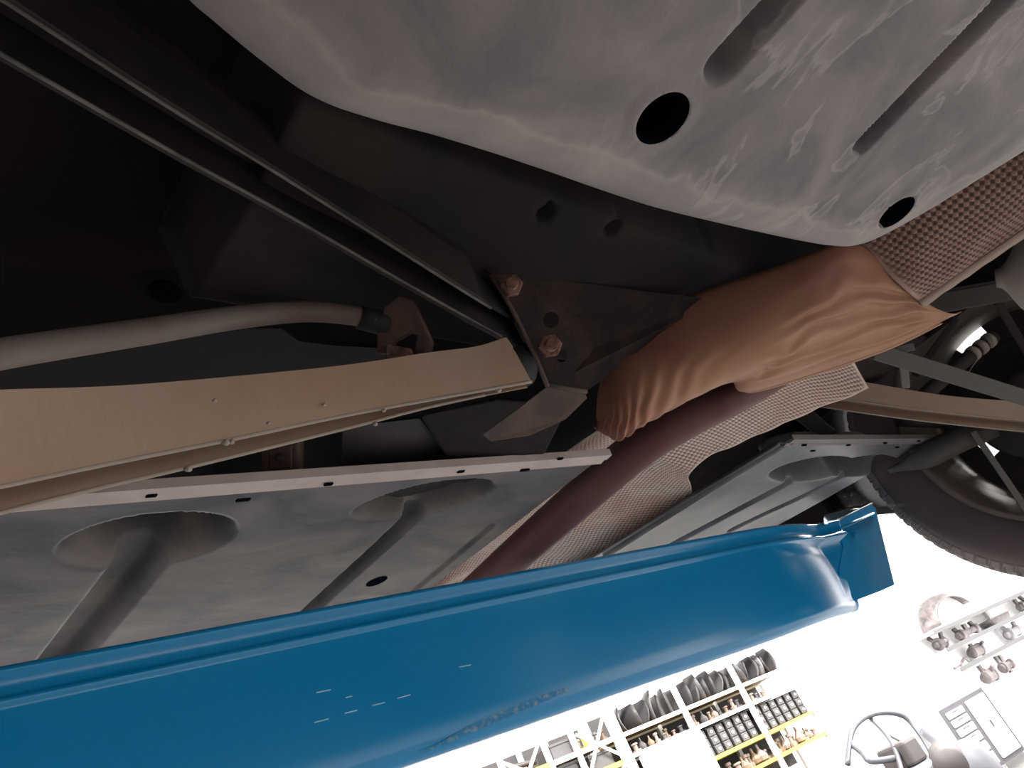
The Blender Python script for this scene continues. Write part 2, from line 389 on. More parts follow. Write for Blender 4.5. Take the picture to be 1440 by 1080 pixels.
# --- fuel tank
TZ = 0.28
def fuel_tank():
    px = [(150, -120), (250, 0), (300, 45), (370, 102), (440, 150), (520, 179), (620, 206), (760, 250), (900, 296), (1020, 326), (1120, 346), (1168, 353), (1195, 352), (1228, 340), (1290, 306), (1360, 262), (1440, 213), (1560, 140), (1700, 50)]
    def rise(x): return 1.35 * max(0.0, 0.24 - x) ** 2
    b = []
    for x, y in px:
        z = TZ + 0.010
        for _ in range(6): p = PZ(x, y, z); z = TZ + 0.010 + min(0.08, rise(p.x))
        b.append(PZ(x, y, z))
    b = [Vector((p.x, p.y, 0)) for p in b]
    b += [Vector((0.80, -0.30, 0)), Vector((0.83, -0.45, 0)), Vector((0.75, -0.56, 0)), Vector((0.45, -0.60, 0)), Vector((0.15, -0.58, 0)), Vector((0.02, -0.5, 0)), Vector((-0.02, -0.25, 0)), Vector((0.02, 0.0, 0))]
    bd = crom(b + [b[0]], 1100)[:-1]
    c = Vector((0.37, -0.12, 0))
    cell = 0.0026
    ribs = []
    for (a0, a1, w, dep) in (((1000, 112), (1150, -52), 0.0095, 0.020), ((1204, 214), (1440, -28), 0.0070, 0.017)):
        p, q = PZ(*a0, TZ), PZ(*a1, TZ)
        p, q = Vector((p.x, p.y)), Vector((q.x, q.y)); q = p + (q - p).normalized() * 0.42
        p = p + (q - p).normalized() * w
        ribs.append((p, q, w, dep))
    h = []
    for (x, y, R) in ((931, 166, 0.0158), (1260, 298, 0.0150)):
        p = PZ(x, y, TZ); h.append((Vector((p.x, p.y)), R))
    NR = 170
    rs = [1 - (1 - k / NR) ** 1.0 for k in range(1, NR + 1)]
    R = 0.030
    v = [(c.x, c.y, E0 + TZ)]; n = len(bd); rimd = [0.3]
    for r in rs:
        for q in bd:
            p3 = c + (q - c) * r
            p = Vector((p3.x, p3.y)); d = (q - c).length * (1 - r)
            p, dz = snap_holes(p, h, cell, 0.03)
            z = TZ + dz
            if d < R: z += (R - math.sqrt(max(0, R * R - (R - d) ** 2))) * 0.85
            z += min(0.08, rise(p.x))      # the belly rises towards the left
            for (a0, a1, w, dep) in ribs:
                dd, t = segdist(p, a0, a1)
                if dd < w * 1.5: z += dep * smooth01((w * 1.35 - dd) / (w * 0.9))
            # raised collar around the holes
            for (hc, hr) in h:
                dd = (p - hc).length
                if hr * 0.99 < dd < hr * 1.6: z -= 0.0012 * (1 - (dd / hr - 1) / 0.6)
            z += 0.0011 * noise.noise(Vector((p.x * 14, p.y * 14, 1.3)))
            v.append((p.x, p.y, E0 + z)); rimd.append(d * 0.8)
    # side wall
    for k in range(1, 5):
        for q in bd:
            p3 = c + (q - c) * (1 - 0.012 * k)
            v.append((p3.x, p3.y, E0 + TZ + R * 0.85 + min(0.08, rise(p3.x)) + 0.035 * k)); rimd.append(0.0)
    NRt = NR + 4
    f = [(0, 1 + (k + 1) % n, 1 + k) for k in range(n)]
    for i in range(NRt - 1):
        for j in range(n):
            k = (j + 1) % n
            f.append((1 + i * n + j, 1 + i * n + k, 1 + (i + 1) * n + k, 1 + (i + 1) * n + j))
    f.append(tuple(1 + (NRt - 1) * n + k for k in range(n)))
    o = mk('fuel_tank', v, f, [M_TANK, M_HOLE], CAR, True, 'large grey plastic tank with grooves and two round drain holes')
    at = o.data.attributes.new('rim', 'FLOAT', 'POINT'); at.data.foreach_set('value', rimd)
    fixn(o)
    for pl in o.data.polygons:
        cc = pl.center + CAR.location; q = Vector((cc.x, cc.y))
        if cc.z < E0 + TZ + 0.05 and any((q - hc).length < hr * 0.995 for hc, hr in h): pl.material_index = 1; pl.use_smooth = False
    return o
fuel_tank()

# --- upper link: dark U channel running to the bracket
def upper_link():
    n = 40
    A = crom([PD(-70, -48, 0.33), PD(240, 152, 0.42), PD(400, 250, 0.49), PD(640, 402, 0.60), PD(690, 433, 0.65), PD(740, 462, 0.70)], n)
    B = crom([PD(-70, 35, 0.35), PD(240, 212, 0.44), PD(400, 300, 0.51), PD(560, 392, 0.58), PD(690, 465, 0.65), PD(740, 492, 0.70)], n)
    up = Vector((0, 0, 0.035))
    rings = []
    for a, b in zip(A, B):
        w = (b - a).normalized()
        rings.append([a - w * 0.012 + up * 1.0, a - w * 0.003 + up * 0.04, a, a + up * 0.9 + w * 0.004, b + up * 0.9 - w * 0.004, b, b + w * 0.004, b + up * 1.5 - w * 0.002, a + up * 1.5 - w * 0.012])
    o = loft('upper_link', rings, M_LINK, CAR, closed=True, caps=True, smooth=False, label='dark channel-section suspension link')
    tube('rolled_rim', A[:35], 0.0013, M_LINKRIM, o, n=40, seg=8)
    tube('rolled_rim', B[:36], 0.0013, M_LINKRIM, o, n=40, seg=8)
upper_link()

# --- stabiliser bar and its saddle
tube('stabiliser_bar', [PD(-60, 510, 0.395), PD(0, 498, 0.41), PD(100, 482, 0.44), PD(200, 467, 0.47), PD(330, 447, 0.53), PD(430, 438, 0.58), PD(500, 444, 0.61), PD(528, 452, 0.616)],
     lambda t: 0.0088 - 0.0008 * t, M_BAR, CAR, n=50, seg=18, label='curved grey-brown stabiliser bar')
tube('bush', [PD(505, 446, 0.612), PD(545, 457, 0.622)], 0.0095, M_RUBBER, CAR, n=4, seg=16)
def saddle():
    d = 0.615
    pol = [PD(530, 470, d), PD(540, 430, d), (PD(560, 415, d)), PD(580, 420, d), PD(596, 455, d), PD(607, 480, d), PD(604, 497, d), PD(582, 496, d), PD(586, 472, d), PD(577, 466, d), PD(552, 480, d), PD(548, 498, d), PD(530, 497, d)]
    o = prism('bar_bracket', pol, FWD * 0.022, M_RUSTD2, CAR, 0.0015, label='rusty saddle bracket holding the bar')
    prism('bracket_lip', [PD(544, 484, d - 0.006), PD(577, 490, d - 0.006), PD(580, 501, d - 0.006), PD(542, 501, d - 0.006)], FWD * 0.012, M_RUST, o, 0.001)
M_RUSTD2 = mat('rusty brown bracket', (0.085, 0.05, 0.042), 0.8, col2=(0.14, 0.075, 0.055), scale=20, bump=0.3, bscale=150)
saddle()
# dark plate with a cut-out between bar and arm
def gusset():
    z = 0.40
    pol = [(-60, 515), (120, 492), (330, 462), (395, 462), (420, 480), (470, 486), (545, 490), (560, 505), (470, 520), (200, 545), (-60, 560)]
    prism('gusset_plate', [PZ(x, y, z) for x, y in pol], (0, 0, 0.004), M_GUS, CAR, label='dark gusset plate behind the stabiliser bar')
M_GUS = mat('dark grey gusset', (0.026, 0.022, 0.022), 0.75, spec=0.2)
gusset()

# --- lower arm
def lower_arm():
    n = 60
    A = crom([PD(-60, 553, 0.40), PD(0, 548, 0.42), PD(200, 540, 0.475), PD(470, 515, 0.555), PD(600, 496, 0.60), PD(670, 487, 0.625), PD(712, 474, 0.64)], n)
    B = crom([PD(-60, 700, 0.40), PD(0, 687, 0.42), PD(150, 655, 0.46), PD(330, 619, 0.51), PD(480, 587, 0.56), PD(620, 561, 0.605), PD(748, 538, 0.645)], n)
    C = crom([PD(-60, 742, 0.415), PD(0, 724, 0.435), PD(150, 686, 0.475), PD(270, 658, 0.508), PD(480, 606, 0.575), PD(620, 570, 0.62), PD(742, 545, 0.66)], n)
    rings = []
    up = Vector((0, 0, 0.03))
    for a, b, c in zip(A, B, C):
        w = (c - b)
        wn = (b - a).normalized()
        rings.append([a + up + wn * 0.035, a + wn * 0.0, b - wn * 0.0015, b + wn * 0.0008 + up * 0.05, b + up * 0.7, c - wn * 0.001 + up * 0.7, c - wn * 0.0006, c + wn * 0.0012 + up * 0.04, c + wn * 0.001 + up])
    o = loft('lower_arm', rings, M_ARM, CAR, closed=True, caps=True, smooth=False, label='wide olive-brown pressed steel suspension arm')
    tube('folded_edge', [b + Vector((0, 0, 0.0012)) for b in B], 0.0016, M_ARMEDGE, o, n=60, seg=8)
    tube('folded_edge', [c + Vector((0, 0, 0.0012)) for c in C[:54]], 0.0015, M_ARMEDGE, o, n=60, seg=8)
    for (x, y, d, s) in ((318, 622, 0.505, 0.0026), (326, 621, 0.508, 0.0022), (265, 659, 0.505, 0.0027), (540, 577, 0.577, 0.0018), (702, 548, 0.632, 0.0025), (528, 596, 0.59, 0.002), (378, 595, 0.52, 0.0016), (456, 569, 0.548, 0.0017), (302, 563, 0.495, 0.0016)):
        p = PD(x, y, d); rg = []
        for i in range(1, 5):
            ph = PI * i / 5
            rg.append([p + Vector((math.cos(a) * math.sin(ph) * (1 + 0.3 * math.sin(3 * a)), math.sin(a) * math.sin(ph), math.cos(ph) * 0.8)) * s for a in [2 * PI * k / 9 for k in range(9)]])
        loft('weld_bead', rg, M_ARMEDGE, o, closed=True, caps=True)
lower_arm()

# --- centre bracket
def bracket():
    pts = [(652, 350, .665), (690, 348, .69), (738, 388, .70), (905, 409, .79), (1010, 422, .84), (985, 455, .84), (885, 500, .79), (846, 535, .755), (822, 552, .735), (770, 543, .70), (748, 492, .685), (716, 428, .672), (690, 385, .665)]
    o = prism('link_bracket', [PD(*p) for p in pts], FWD * 0.006, M_RUSTD, CAR, 0, label='rusty steel bracket carrying two bolts')
    # bolt and drain holes cut through
    for (x, y, d, r) in ((775, 450, .70, .0075), (790, 501, .71, .0055)):
        c = PD(x, y, d)
        bpy_me = bpy.data.meshes.new('cut'); ax = ray(x, y).normalized(); X = ax.orthogonal().normalized(); Y = ax.cross(X)
        seg = 20
        vv = [c - ax * 0.06 + (X * math.cos(2 * PI * k / seg) + Y * math.sin(2 * PI * k / seg)) * r - CAR.location for k in range(seg)]
        vv += [p + ax * 0.14 for p in vv]
        bpy_me.from_pydata([tuple(p) for p in vv], [], [tuple(range(seg))[::-1], tuple(range(seg, 2 * seg))] + [(k, (k + 1) % seg, seg + (k + 1) % seg, seg + k) for k in range(seg)])
        co = bpy.data.objects.new('cut', bpy_me); COL.objects.link(co); co.location = CAR.location
        CUTS.append(co)
        md = o.modifiers.new('hole', 'BOOLEAN'); md.operation = 'DIFFERENCE'; md.object = co; md.solver = 'EXACT'
    ft = [(770, 543, .70), (822, 552, .735), (826, 560, .74), (795, 590, .73), (744, 613, .71), (690, 621, .69), (678, 611, .68), (724, 578, .69)]
    prism('bracket_foot', [PD(*p) for p in ft], FWD * 0.006, M_RUSTF, o, 0.001)
    tube('fold', [PD(770, 541, .700), PD(824, 551, .736)], 0.0025, M_RUSTF, o, n=3, seg=8)
    ax1 = (PD(735, 380, .62) - PD(718, 404, .66)).normalized() * 0.4 - FWD
    hexbolt('bolt', PD(718, 404, .668), ax1, 0.0100, 0.013, M_RUST, o, washer=False)
    hexbolt('bolt', PD(772, 488, .688), ax1, 0.0105, 0.014, M_RUST, o, washer=False)
    # stiffening rim along the left edge
    tube('flange_edge', [PD(690, 385, .662), PD(716, 428, .669), PD(748, 492, .682), PD(770, 543, .697)], 0.0022, M_RUSTD2, o, n=14, seg=8)
CUTS = []
M_RUSTF = mat('dark rusty foot', (0.060, 0.042, 0.037), 0.85, col2=(0.10, 0.062, 0.050), scale=22, bump=0.3, bscale=150)
bracket()
def apply_cuts():
    dg = bpy.context.evaluated_depsgraph_get()
    for o in list(COL.objects):
        if any(md.type == 'BOOLEAN' for md in o.modifiers):
            me = bpy.data.meshes.new_from_object(o.evaluated_get(dg)); o.modifiers.clear(); o.data = me
    for c in CUTS: bpy.data.objects.remove(c)
apply_cuts()
# body behind the lower end of the bracket
def bushing_housing():
    tube('bush_housing', [PD(735, 512, .70), PD(600, 545, .64)], lambda t: 0.021 - 0.003 * t, M_RUBBER, CAR, n=8, seg=18)
    pol = [PD(590, 588, .72), PD(640, 650, .82), PD(655, 690, .9), PD(560, 700, .84), PD(480, 680, .76), PD(480, 600, .70)]
    prism('splash_cover', pol, FWD * 0.01, mat('dark brown cover', (0.034, 0.029, 0.028), 0.6), CAR, 0.002)
    pol = [PD(590, 585, .70), PD(700, 560, .74), PD(800, 570, .80), PD(760, 650, .86), PD(650, 680, .84)]
    prism('torque_box', pol, FWD * 0.02, mat('dark maroon steel', (0.016, 0.010, 0.010), 0.7, spec=0.2), CAR, 0.003)
    o = box('seat_mount', PD(398, 648, .70), RIGHT * 0.017, DOWN * 0.024, FWD * 0.01, M_RUSTD2, CAR, 0.003, label='small rusty mount behind the arm')
    box('mount_plate', PD(396, 642, .692), RIGHT * 0.010, DOWN * 0.011, FWD * 0.004, M_RUST2, o, 0.001)
    hexbolt('mount_bolt', PD(396, 643, .688), -FWD, 0.004, 0.004, M_DISC, o, washer=False)
M_RUST2 = mat('dull rust', (0.10, 0.055, 0.045), 0.8)
bushing_housing()

# --- smooth heat shield
def smooth_shield():
    nu, nv = 220, 80
    U = cromk([PD(838, 585, .80), PD(843, 545, .80), PD(852, 508, .81), PD(880, 465, .82), PD(960, 418, .835), PD(1090, 374, .85), PD(1190, 340, .87), PD(1240, 366, .91), PD(1300, 424, .955)], nu)
    L = cromk([PD(835, 601, .79), PD(850, 608, .79), PD(866, 613, .795), PD(905, 592, .81), PD(960, 561, .83), PD(1025, 537, .86), PD(1060, 549, .885), PD(1235, 494, .96), PD(1352, 438, 1.0)], nu)
    rings = []
    for i in range(nu):
        u = i / (nu - 1); a, b = U[i], L[i]
        w = b - a
        nrm = Vector((-0.45, -0.15, -1)).normalized()
        h = 0.012 + 0.044 * smooth01(u / 0.30) * (1 - 0.85 * smooth01((u - 0.62) / 0.36))
        ring = []
        for j in range(nv):
            v = j / (nv - 1)
            p = a + w * v + nrm * h * (math.sin(PI * (v ** 0.80)) ** 0.75)
            # wrinkles fanning from the left end, and folds by the right crease
            left = max(0.0, 1 - u / 0.62)
            wr = 0.0028 * math.sin(120 * (u * 0.9 + 0.16 * v) + 2.5 * math.sin(5 * v) + 2 * noise.noise(Vector((u * 9, v * 5, 0)))) * smooth01(left * 1.9) * smooth01((v - 0.12) * 3) * smooth01((1.0 - v) * 5)
            right = smooth01((u - 0.60) / 0.12) * (1 - smooth01((u - 0.90) / 0.08))
            wr += 0.0034 * math.sin(42 * v + 16 * u + 3 * noise.noise(Vector((u * 14, v * 6, 4)))) * right * smooth01(v * 4) * smooth01((0.95 - v) * 5)
            wr += 0.0035 * noise.noise(Vector((u * 6, v * 3, 9)))
            p = p + nrm * wr
            ring.append(p)
        rings.append(ring)
    o = loft('heat_shield', rings, M_SHIELD, CAR, solid=0.0015, label='smooth brown crumpled heat shield over the exhaust')
    # turned-down lower lip
    lipA = [r[-1] for r in rings[95:212]]
    rg = []
    for p in lipA:
        rg.append([p, p + Vector((0.010, -0.002, -0.001)), p + Vector((0.013, 0.0, 0.0))])
    loft('shield_lip', rg, M_SHIELD, o, solid=0.0012)
smooth_shield()

def dimple(nu, nv, A, B, bulge, nrm, pitch, amp, name, material, label, sg=1.0):
    rings = []; grime = []
    LU = sum((A[i + 1] - A[i]).length for i in range(nu - 1))
    s = 0.0
    for i in range(nu):
        if i: s += ((A[i] + B[i]) / 2 - (A[i - 1] + B[i - 1]) / 2).length
        a, b = A[i], B[i]; w = b - a; W = w.length * 1.15
        ring = []
        for j in range(nv):
            v = j / (nv - 1)
            k = bulge(i / (nu - 1)) if callable(bulge) else bulge
            p = a + w * v + nrm * k * math.sin(PI * v)
            e = min(v, 1 - v) * W; e2 = min(i, nu - 1 - i) / (nu - 1) * LU
            flat = smooth01(e / 0.008) * smooth01(e2 / 0.02)
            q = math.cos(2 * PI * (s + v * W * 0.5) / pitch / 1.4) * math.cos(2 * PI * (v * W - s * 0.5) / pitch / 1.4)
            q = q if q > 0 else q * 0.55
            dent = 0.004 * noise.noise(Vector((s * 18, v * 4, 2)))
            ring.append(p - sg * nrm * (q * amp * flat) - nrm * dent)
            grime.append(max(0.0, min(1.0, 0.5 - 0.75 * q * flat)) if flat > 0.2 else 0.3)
        rings.append(ring)
    o = loft(name, rings, material, CAR, solid=0.0012, label=label)
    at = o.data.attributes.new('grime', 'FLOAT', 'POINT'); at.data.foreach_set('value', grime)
    return o

# --- embossed shield running up to the right behind the tank
def upper_embossed():
    nu, nv = 420, 110
    A = crom([PD(1195, 330, .90), PD(1300, 262, .86), PD(1440, 175, .82), PD(1580, 80, .79), PD(1720, -30, .77)], nu)
    B = crom([PD(1292, 424, .93), PD(1370, 370, .90), PD(1440, 322, .875), PD(1580, 228, .84), PD(1720, 130, .81)], nu)
    nrm = Vector((-0.4, 0.0, -1)).normalized()
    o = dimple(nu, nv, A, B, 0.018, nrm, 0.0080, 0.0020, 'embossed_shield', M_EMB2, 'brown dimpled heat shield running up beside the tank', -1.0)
    rg = []
    for i in range(0, nu, 4):
        p = B[i]; w = (B[i] - A[i]).normalized(); wob = 0.0012 * noise.noise(Vector((i * 0.05, 0, 0)))
        rg.append([p - w * 0.001 + nrm * 0.0015, p + w * (0.008 + wob) + nrm * 0.003, p + w * 0.010 - nrm * 0.002])
    loft('rolled_edge', rg, mat('pale shield edge', (0.46, 0.36, 0.30), 0.6), o, solid=0.001)
upper_embossed()

# --- embossed trough in the tunnel
def lower_embossed():
    nu, nv = 560, 190
    A = crom([PZ(430, 1000, .385), PZ(560, 855, .385), PZ(690, 735, .385), PZ(775, 655, .385), PZ(850, 600, .385), PZ(950, 545, .385), PZ(1060, 505, .385), PZ(1195, 470, .40)], nu)
    B = crom([PZ(690, 900, .36), PZ(800, 806, .36), PZ(855, 771, .36), PZ(966, 702, .36), PZ(972, 661, .365), PZ(1060, 614, .37), PZ(1130, 584, .37), PZ(1222, 546, .37)], nu)
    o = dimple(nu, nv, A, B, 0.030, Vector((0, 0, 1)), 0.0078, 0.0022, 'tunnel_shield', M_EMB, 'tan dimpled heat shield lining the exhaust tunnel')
lower_embossed()

# --- exhaust pipe
tube('exhaust_pipe', [PZ(520, 960, .345), PZ(640, 858, .345), PZ(735, 772, .345), PZ(825, 692, .345), PZ(905, 625, .350), PZ(975, 583, .355), PZ(1040, 550, .362), PZ(1100, 515, .40), PZ(1170, 465, .42)],
     lambda t: 0.0245, M_PIPE, CAR, n=60, seg=28, label='tarnished maroon exhaust pipe')

# --- underbody panels
def panel(name, A, B, C, D, nu, nv, feats, grooves, slots, material, label, lip=0.012, fl=0.016, lipdir=1):
    """A-B flange edge, D-C far edge (world points). feats: ellipses (centre, ax, ay, depth); grooves: (p, q, w, depth)."""
    v = []
    for j in range(nv):
        t = (j / (nv - 1)) ** 1.5
        for i in range(nu):
            s = i / (nu - 1)
            p = (A.lerp(B, s)).lerp(D.lerp(C, s), t)
            q = Vector((p.x, p.y)); z = 0.0
            for (c, e1, e2, dep) in feats:
                d = q - c
                det = e1.x * e2.y - e1.y * e2.x
                a = (d.x * e2.y - d.y * e2.x) / det; b = (e1.x * d.y - e1.y * d.x) / det
                r = math.hypot(a, b)
                far = smooth01((0.5 + 0.5 * (-b / max(r, 1e-4))))   # 1 on the side away from the flange
                wid = 0.16 + 0.75 * far
                z = max(z, dep * smooth01((1.06 + 0.10 * far - r) / wid))
            for (g0, g1, w, dep) in grooves:
                dd, tt = segdist(q, g0, g1)
                z = max(z, dep * smooth01((w * 1.4 - dd) / (w * 0.9)))
            dfl = (A - D).length * t
            if dfl < fl: z += -0.000
            step = smooth01((dfl - fl) / 0.004)
            z = z * step - 0.004 * (1 - step) + 0.003 * math.exp(-((dfl - fl - 0.002) / 0.003) ** 2)
            z += 0.0012 * noise.noise(Vector((q.x * 9, q.y * 9, 0.5)))
            v.append((p.x, p.y, p.z + z))
    o = mk(name, v, grid_faces(nv, nu), material, CAR, True, label, solid=0.003, offset=1.0)
    # flange: a separate strip face, proud of the panel
    rg = []
    dirv = (D - A).normalized()
    for i in range(41):
        s = i / 40; p = A.lerp(B, s); dv = (D.lerp(C, s) - p).normalized()
        rg.append([p + Vector((0, 0, 0.003)) - dv * 0.003, p - Vector((0, 0, 0.0055)) - dv * 0.002, p - Vector((0, 0, 0.0062)) + dv * fl * 0.45, p - Vector((0, 0, 0.0045)) + dv * fl * 0.55, p - Vector((0, 0, 0.006)) + dv * fl, p - Vector((0, 0, -0.002)) + dv * fl * 1.2])
    fo = loft('flange', rg, M_FLANGE if material is M_PANEL else M_FLANGE2, o, smooth=False, label='pale slotted flange along the panel edge')
    for (x, y, ln, z) in slots:
        p = PZ(x, y, z); sd = (B - A).normalized(); dv = (D - A).normalized()
        mk('slot', boxv(p, sd * ln, dv * 0.0018, Vector((0, 0, 0.0012))), BOXF, M_HOLE, fo, bevel=0.0008)
    return o
M_FLANGE2 = mat('grey flange plastic', (0.20, 0.185, 0.185), 0.6)
def v2(px, py, z=0.35): p = PZ(px, py, z); return Vector((p.x, p.y))
PZL = 0.35
def ell(cx, cy, x1, y1, x2, y2, dep):
    c = v2(cx, cy); return (c, v2(x1, y1) - c, v2(x2, y2) - c, dep)
A = PZ(-260, 714, PZL); B = PZ(856, 636, PZL); C = PZ(480, 922, PZL)
D = A + (C - B)
panel('underbody_panel', A, B, C, D, 300, 150,
      [ell(215, 760, 325, 750, 235, 723, 0.090), ell(600, 702, 690, 684, 606, 681, 0.085)],
      [(v2(222, 762), v2(60, 965), 0.020, 0.026), (v2(606, 704), v2(330, 955), 0.011, 0.018), (v2(690, 740), v2(560, 850), 0.006, 0.004)],
      [(213, 697, .004, .3435), (342, 703, .006, .3435), (462, 681, .004, .3435), (648, 663, .004, .3435), (738, 661, .006, .3435), (788, 645, .0035, .3435)],
      M_PANEL, 'dusty grey underbody panel with a deep oval recess')
# oval drain slot in the left panel
def oval_slot(cx, cy, x1, y1, x2, y2, z, name='drain_slot'):
    c = PZ(cx, cy, z); a = PZ(x1, y1, z) - c; b = PZ(x2, y2, z) - c
    prism(name, [c + a * math.cos(2 * PI * k / 20) + b * math.sin(2 * PI * k / 20) for k in range(20)], (0, 0, 0.002), M_HOLE, CAR)
oval_slot(530, 818, 545, 813, 531, 813, .349)
oval_slot(232, 412, 256, 416, 230, 426, .515, 'pan_hole')  # dark disc stands in for a shaded hole in the floor pan
A2 = PZ(1112, 615, PZL); B2 = PZ(1316, 614, PZL); C2 = PZ(1035, 772, PZL); D2 = PZ(790, 812, PZL)
panel('underbody_panel', A2, B2, C2, D2, 200, 150,
      [ell(1145, 660, 1195, 646, 1118, 650, 0.055), ell(1215, 655, 1255, 643, 1192, 647, 0.055)],
      [(v2(1148, 658), v2(900, 790), 0.012, 0.010), (v2(1216, 655), v2(1030, 745), 0.010, 0.010)],
      [(1131, 626, .006, .3435), (1193, 626, .006, .3435), (1245, 623, .006, .3435), (1292, 620, .006, .3435), (1143, 634, .006, .3435), (1262, 629, .006, .3435)],
      M_PANEL2, 'smooth dark grey underbody panel with two leaf-shaped recesses')
# raised left rim of the right panel and its corner post
tube('panel_rim', [PZ(1112, 618, .352), PZ(1000, 685, .352), PZ(850, 780, .352)], 0.008, M_PANEL2, CAR, n=12, seg=10)
oval_slot(1100, 745, 1112, 738, 1100, 741, .345)

# --- wheel, hub and suspension on the far side
WC = Vector((1.65, 0.19, E0 + 0.325))
def lathe(name, prof, material, parent, seg=96, mod=None, label=None, c=WC, smooth=True, a0=0.0):
    rings = []
    for (x, r) in prof:
        ring = []
        for k in range(seg):
            a = a0 + 2 * PI * k / seg
            rr, xx = (mod(x, r, a) if mod else (r, x))
            ring.append(c + Vector((xx, rr * math.cos(a), rr * math.sin(a))))
        rings.append(ring)
    return loft(name, rings, material, parent, closed=True, smooth=smooth, label=label)
rim = lathe('wheel_rim', [(-0.002, 0.232), (-0.006, 0.226), (-0.004, 0.219), (0.006, 0.216), (0.012, 0.207), (0.030, 0.203), (0.038, 0.196), (0.060, 0.194), (0.068, 0.188), (0.10, 0.186), (0.14, 0.188), (0.165, 0.196), (0.185, 0.214), (0.195, 0.222), (0.197, 0.232), (0.19, 0.232), (0.16, 0.205), (0.10, 0.198), (0.02, 0.212), (-0.002, 0.232)], M_RIM, CAR, seg=96, label='dirty alloy wheel seen from its inner side')
def tmod(x, r, a):
    if r > 0.3115 and -0.016 < x < 0.2155:
        k = (a * 46 / (2 * PI) + x * 6) % 1.0
        if k < 0.16: return r - 0.007, x
        if 0.5 < k < 0.60 and (x < 0.03 or x > 0.16): return r - 0.005, x
    return r, x
tprof = [(0.0, 0.228), (-0.012, 0.240), (-0.022, 0.262), (-0.026, 0.285), (-0.0225, 0.298), (-0.018, 0.306), (-0.014, 0.309)]
tyre = lathe('tyre', tprof + [(0.2 - x, r) for x, r in tprof[::-1]], M_TYRE, rim, seg=160, label='black tyre sidewall')
lathe('tread', [(-0.0145, 0.308), (-0.0145, 0.312), (-0.006, 0.324), (0.008, 0.331), (0.03, 0.3345), (0.032, 0.3345), (0.045, 0.335), (0.046, 0.328), (0.054, 0.328), (0.055, 0.336), (0.095, 0.3365), (0.096, 0.329), (0.104, 0.329), (0.105, 0.3365), (0.145, 0.336), (0.146, 0.328), (0.154, 0.328), (0.155, 0.335), (0.17, 0.3345), (0.192, 0.331), (0.206, 0.324), (0.2145, 0.312), (0.2145, 0.308), (0.18, 0.302), (0.02, 0.302), (-0.0145, 0.308)], M_TREAD, rim, seg=46 * 12, mod=tmod, smooth=False, label='dusty grooved tread')
# wheel disc with four openings
def wheel_disc():
    v = []; f = []; nr, na = 24, 180
    for i in range(nr + 1):
        r = 0.03 + (0.200 - 0.03) * i / nr
        for k in range(na):
            a = 2 * PI * k / na; x = 0.145 + 0.015 * math.sin(PI * i / nr)
            v.append(WC + Vector((x, r * math.cos(a), r * math.sin(a))))
    for i in range(nr):
        r = 0.03 + (0.200 - 0.03) * (i + .5) / nr
        for k in range(na):
            a = math.degrees(2 * PI * (k + .5) / na)
            hole = False
            for c0, r0, r1 in ((82, 0.125, 0.197), (172, 0.150, 0.197), (262, 0.150, 0.197), (354, 0.100, 0.150)):
                da = (a - c0 + 180) % 360 - 180
                if abs(da) < (10.5 if r > 0.12 and c0 == 82 else 7.5) and r0 < r < r1: hole = True
            if hole: continue
            k2 = (k + 1) % na
            f.append((i * na + k, i * na + k2, (i + 1) * na + k2, (i + 1) * na + k))
    mk('wheel_disc', v, f, M_DISC, rim, True, solid=0.012)
wheel_disc()
lathe('brake_drum', [(0.12, 0.0), (0.12, 0.10), (0.11, 0.115), (0.05, 0.118), (0.035, 0.110), (0.03, 0.05), (0.0, 0.045), (-0.03, 0.03), (-0.03, 0.001)], M_DISC, rim, seg=48)

blocker_wheel = rim.copy(); COL.objects.link(blocker_wheel); blocker_wheel.location = Vector((-2.12, 0, 0))  # unseen left wheel, added to block light from the left
for ch in list(rim.children):
    c = ch.copy(); COL.objects.link(c); c.parent = blocker_wheel
# lower arm of the far side, with its groove
def far_arm():
    n = 30
    A = crom([PD(1150, 527, 1.27), PD(1215, 537, 1.28), PD(1330, 556, 1.30), PD(1450, 566, 1.33), PD(1540, 572, 1.35)], n)
    B = crom([PD(1150, 557, 1.27), PD(1190, 562, 1.275), PD(1300, 577, 1.29), PD(1440, 592, 1.32), PD(1540, 602, 1.34)], n)
    C = crom([PD(1150, 571, 1.285), PD(1190, 577, 1.29), PD(1300, 592, 1.305), PD(1440, 607, 1.335), PD(1540, 617, 1.355)], n)
    up = Vector((0, 0, 0.04)); rings = []
    for a, b, c in zip(A, B, C):
        wn = (b - a).normalized()
        rings.append([a + up + wn * 0.03, a, b, b + wn * 0.002 + up * 0.05, b + up * 0.5, c + up * 0.5, c, c + wn * 0.003 + up * 0.05, c + up])
    o = loft('lower_arm', rings, M_ARM, CAR, closed=True, caps=True, smooth=False, label='olive-brown suspension arm reaching to the wheel')
    tube('folded_edge', B, 0.0013, M_ARMEDGE, o, n=30, seg=6)
    tube('folded_edge', C, 0.0013, M_ARMEDGE, o, n=30, seg=6)
far_arm()
def flatbar(name, p, q, w, t, material, label=None, parent=CAR, bevel=0.002):
    p, q = Vector(p), Vector(q); ax = (q - p) / 2; c = (p + q) / 2
    vd = ray(720, 540) * 0 + (c - EYE).normalized()
    side = ax.cross(vd).normalized(); th = ax.cross(side).normalized()
    return box(name, c, ax, side * w / 2, th * t / 2, material, parent, bevel, label)
flatbar('lateral_link', PD(1225, 492, 1.06), PD(1500, 578, 1.20), 0.024, 0.02, M_GREYBAR, 'grey lateral link crossing above the far arm')
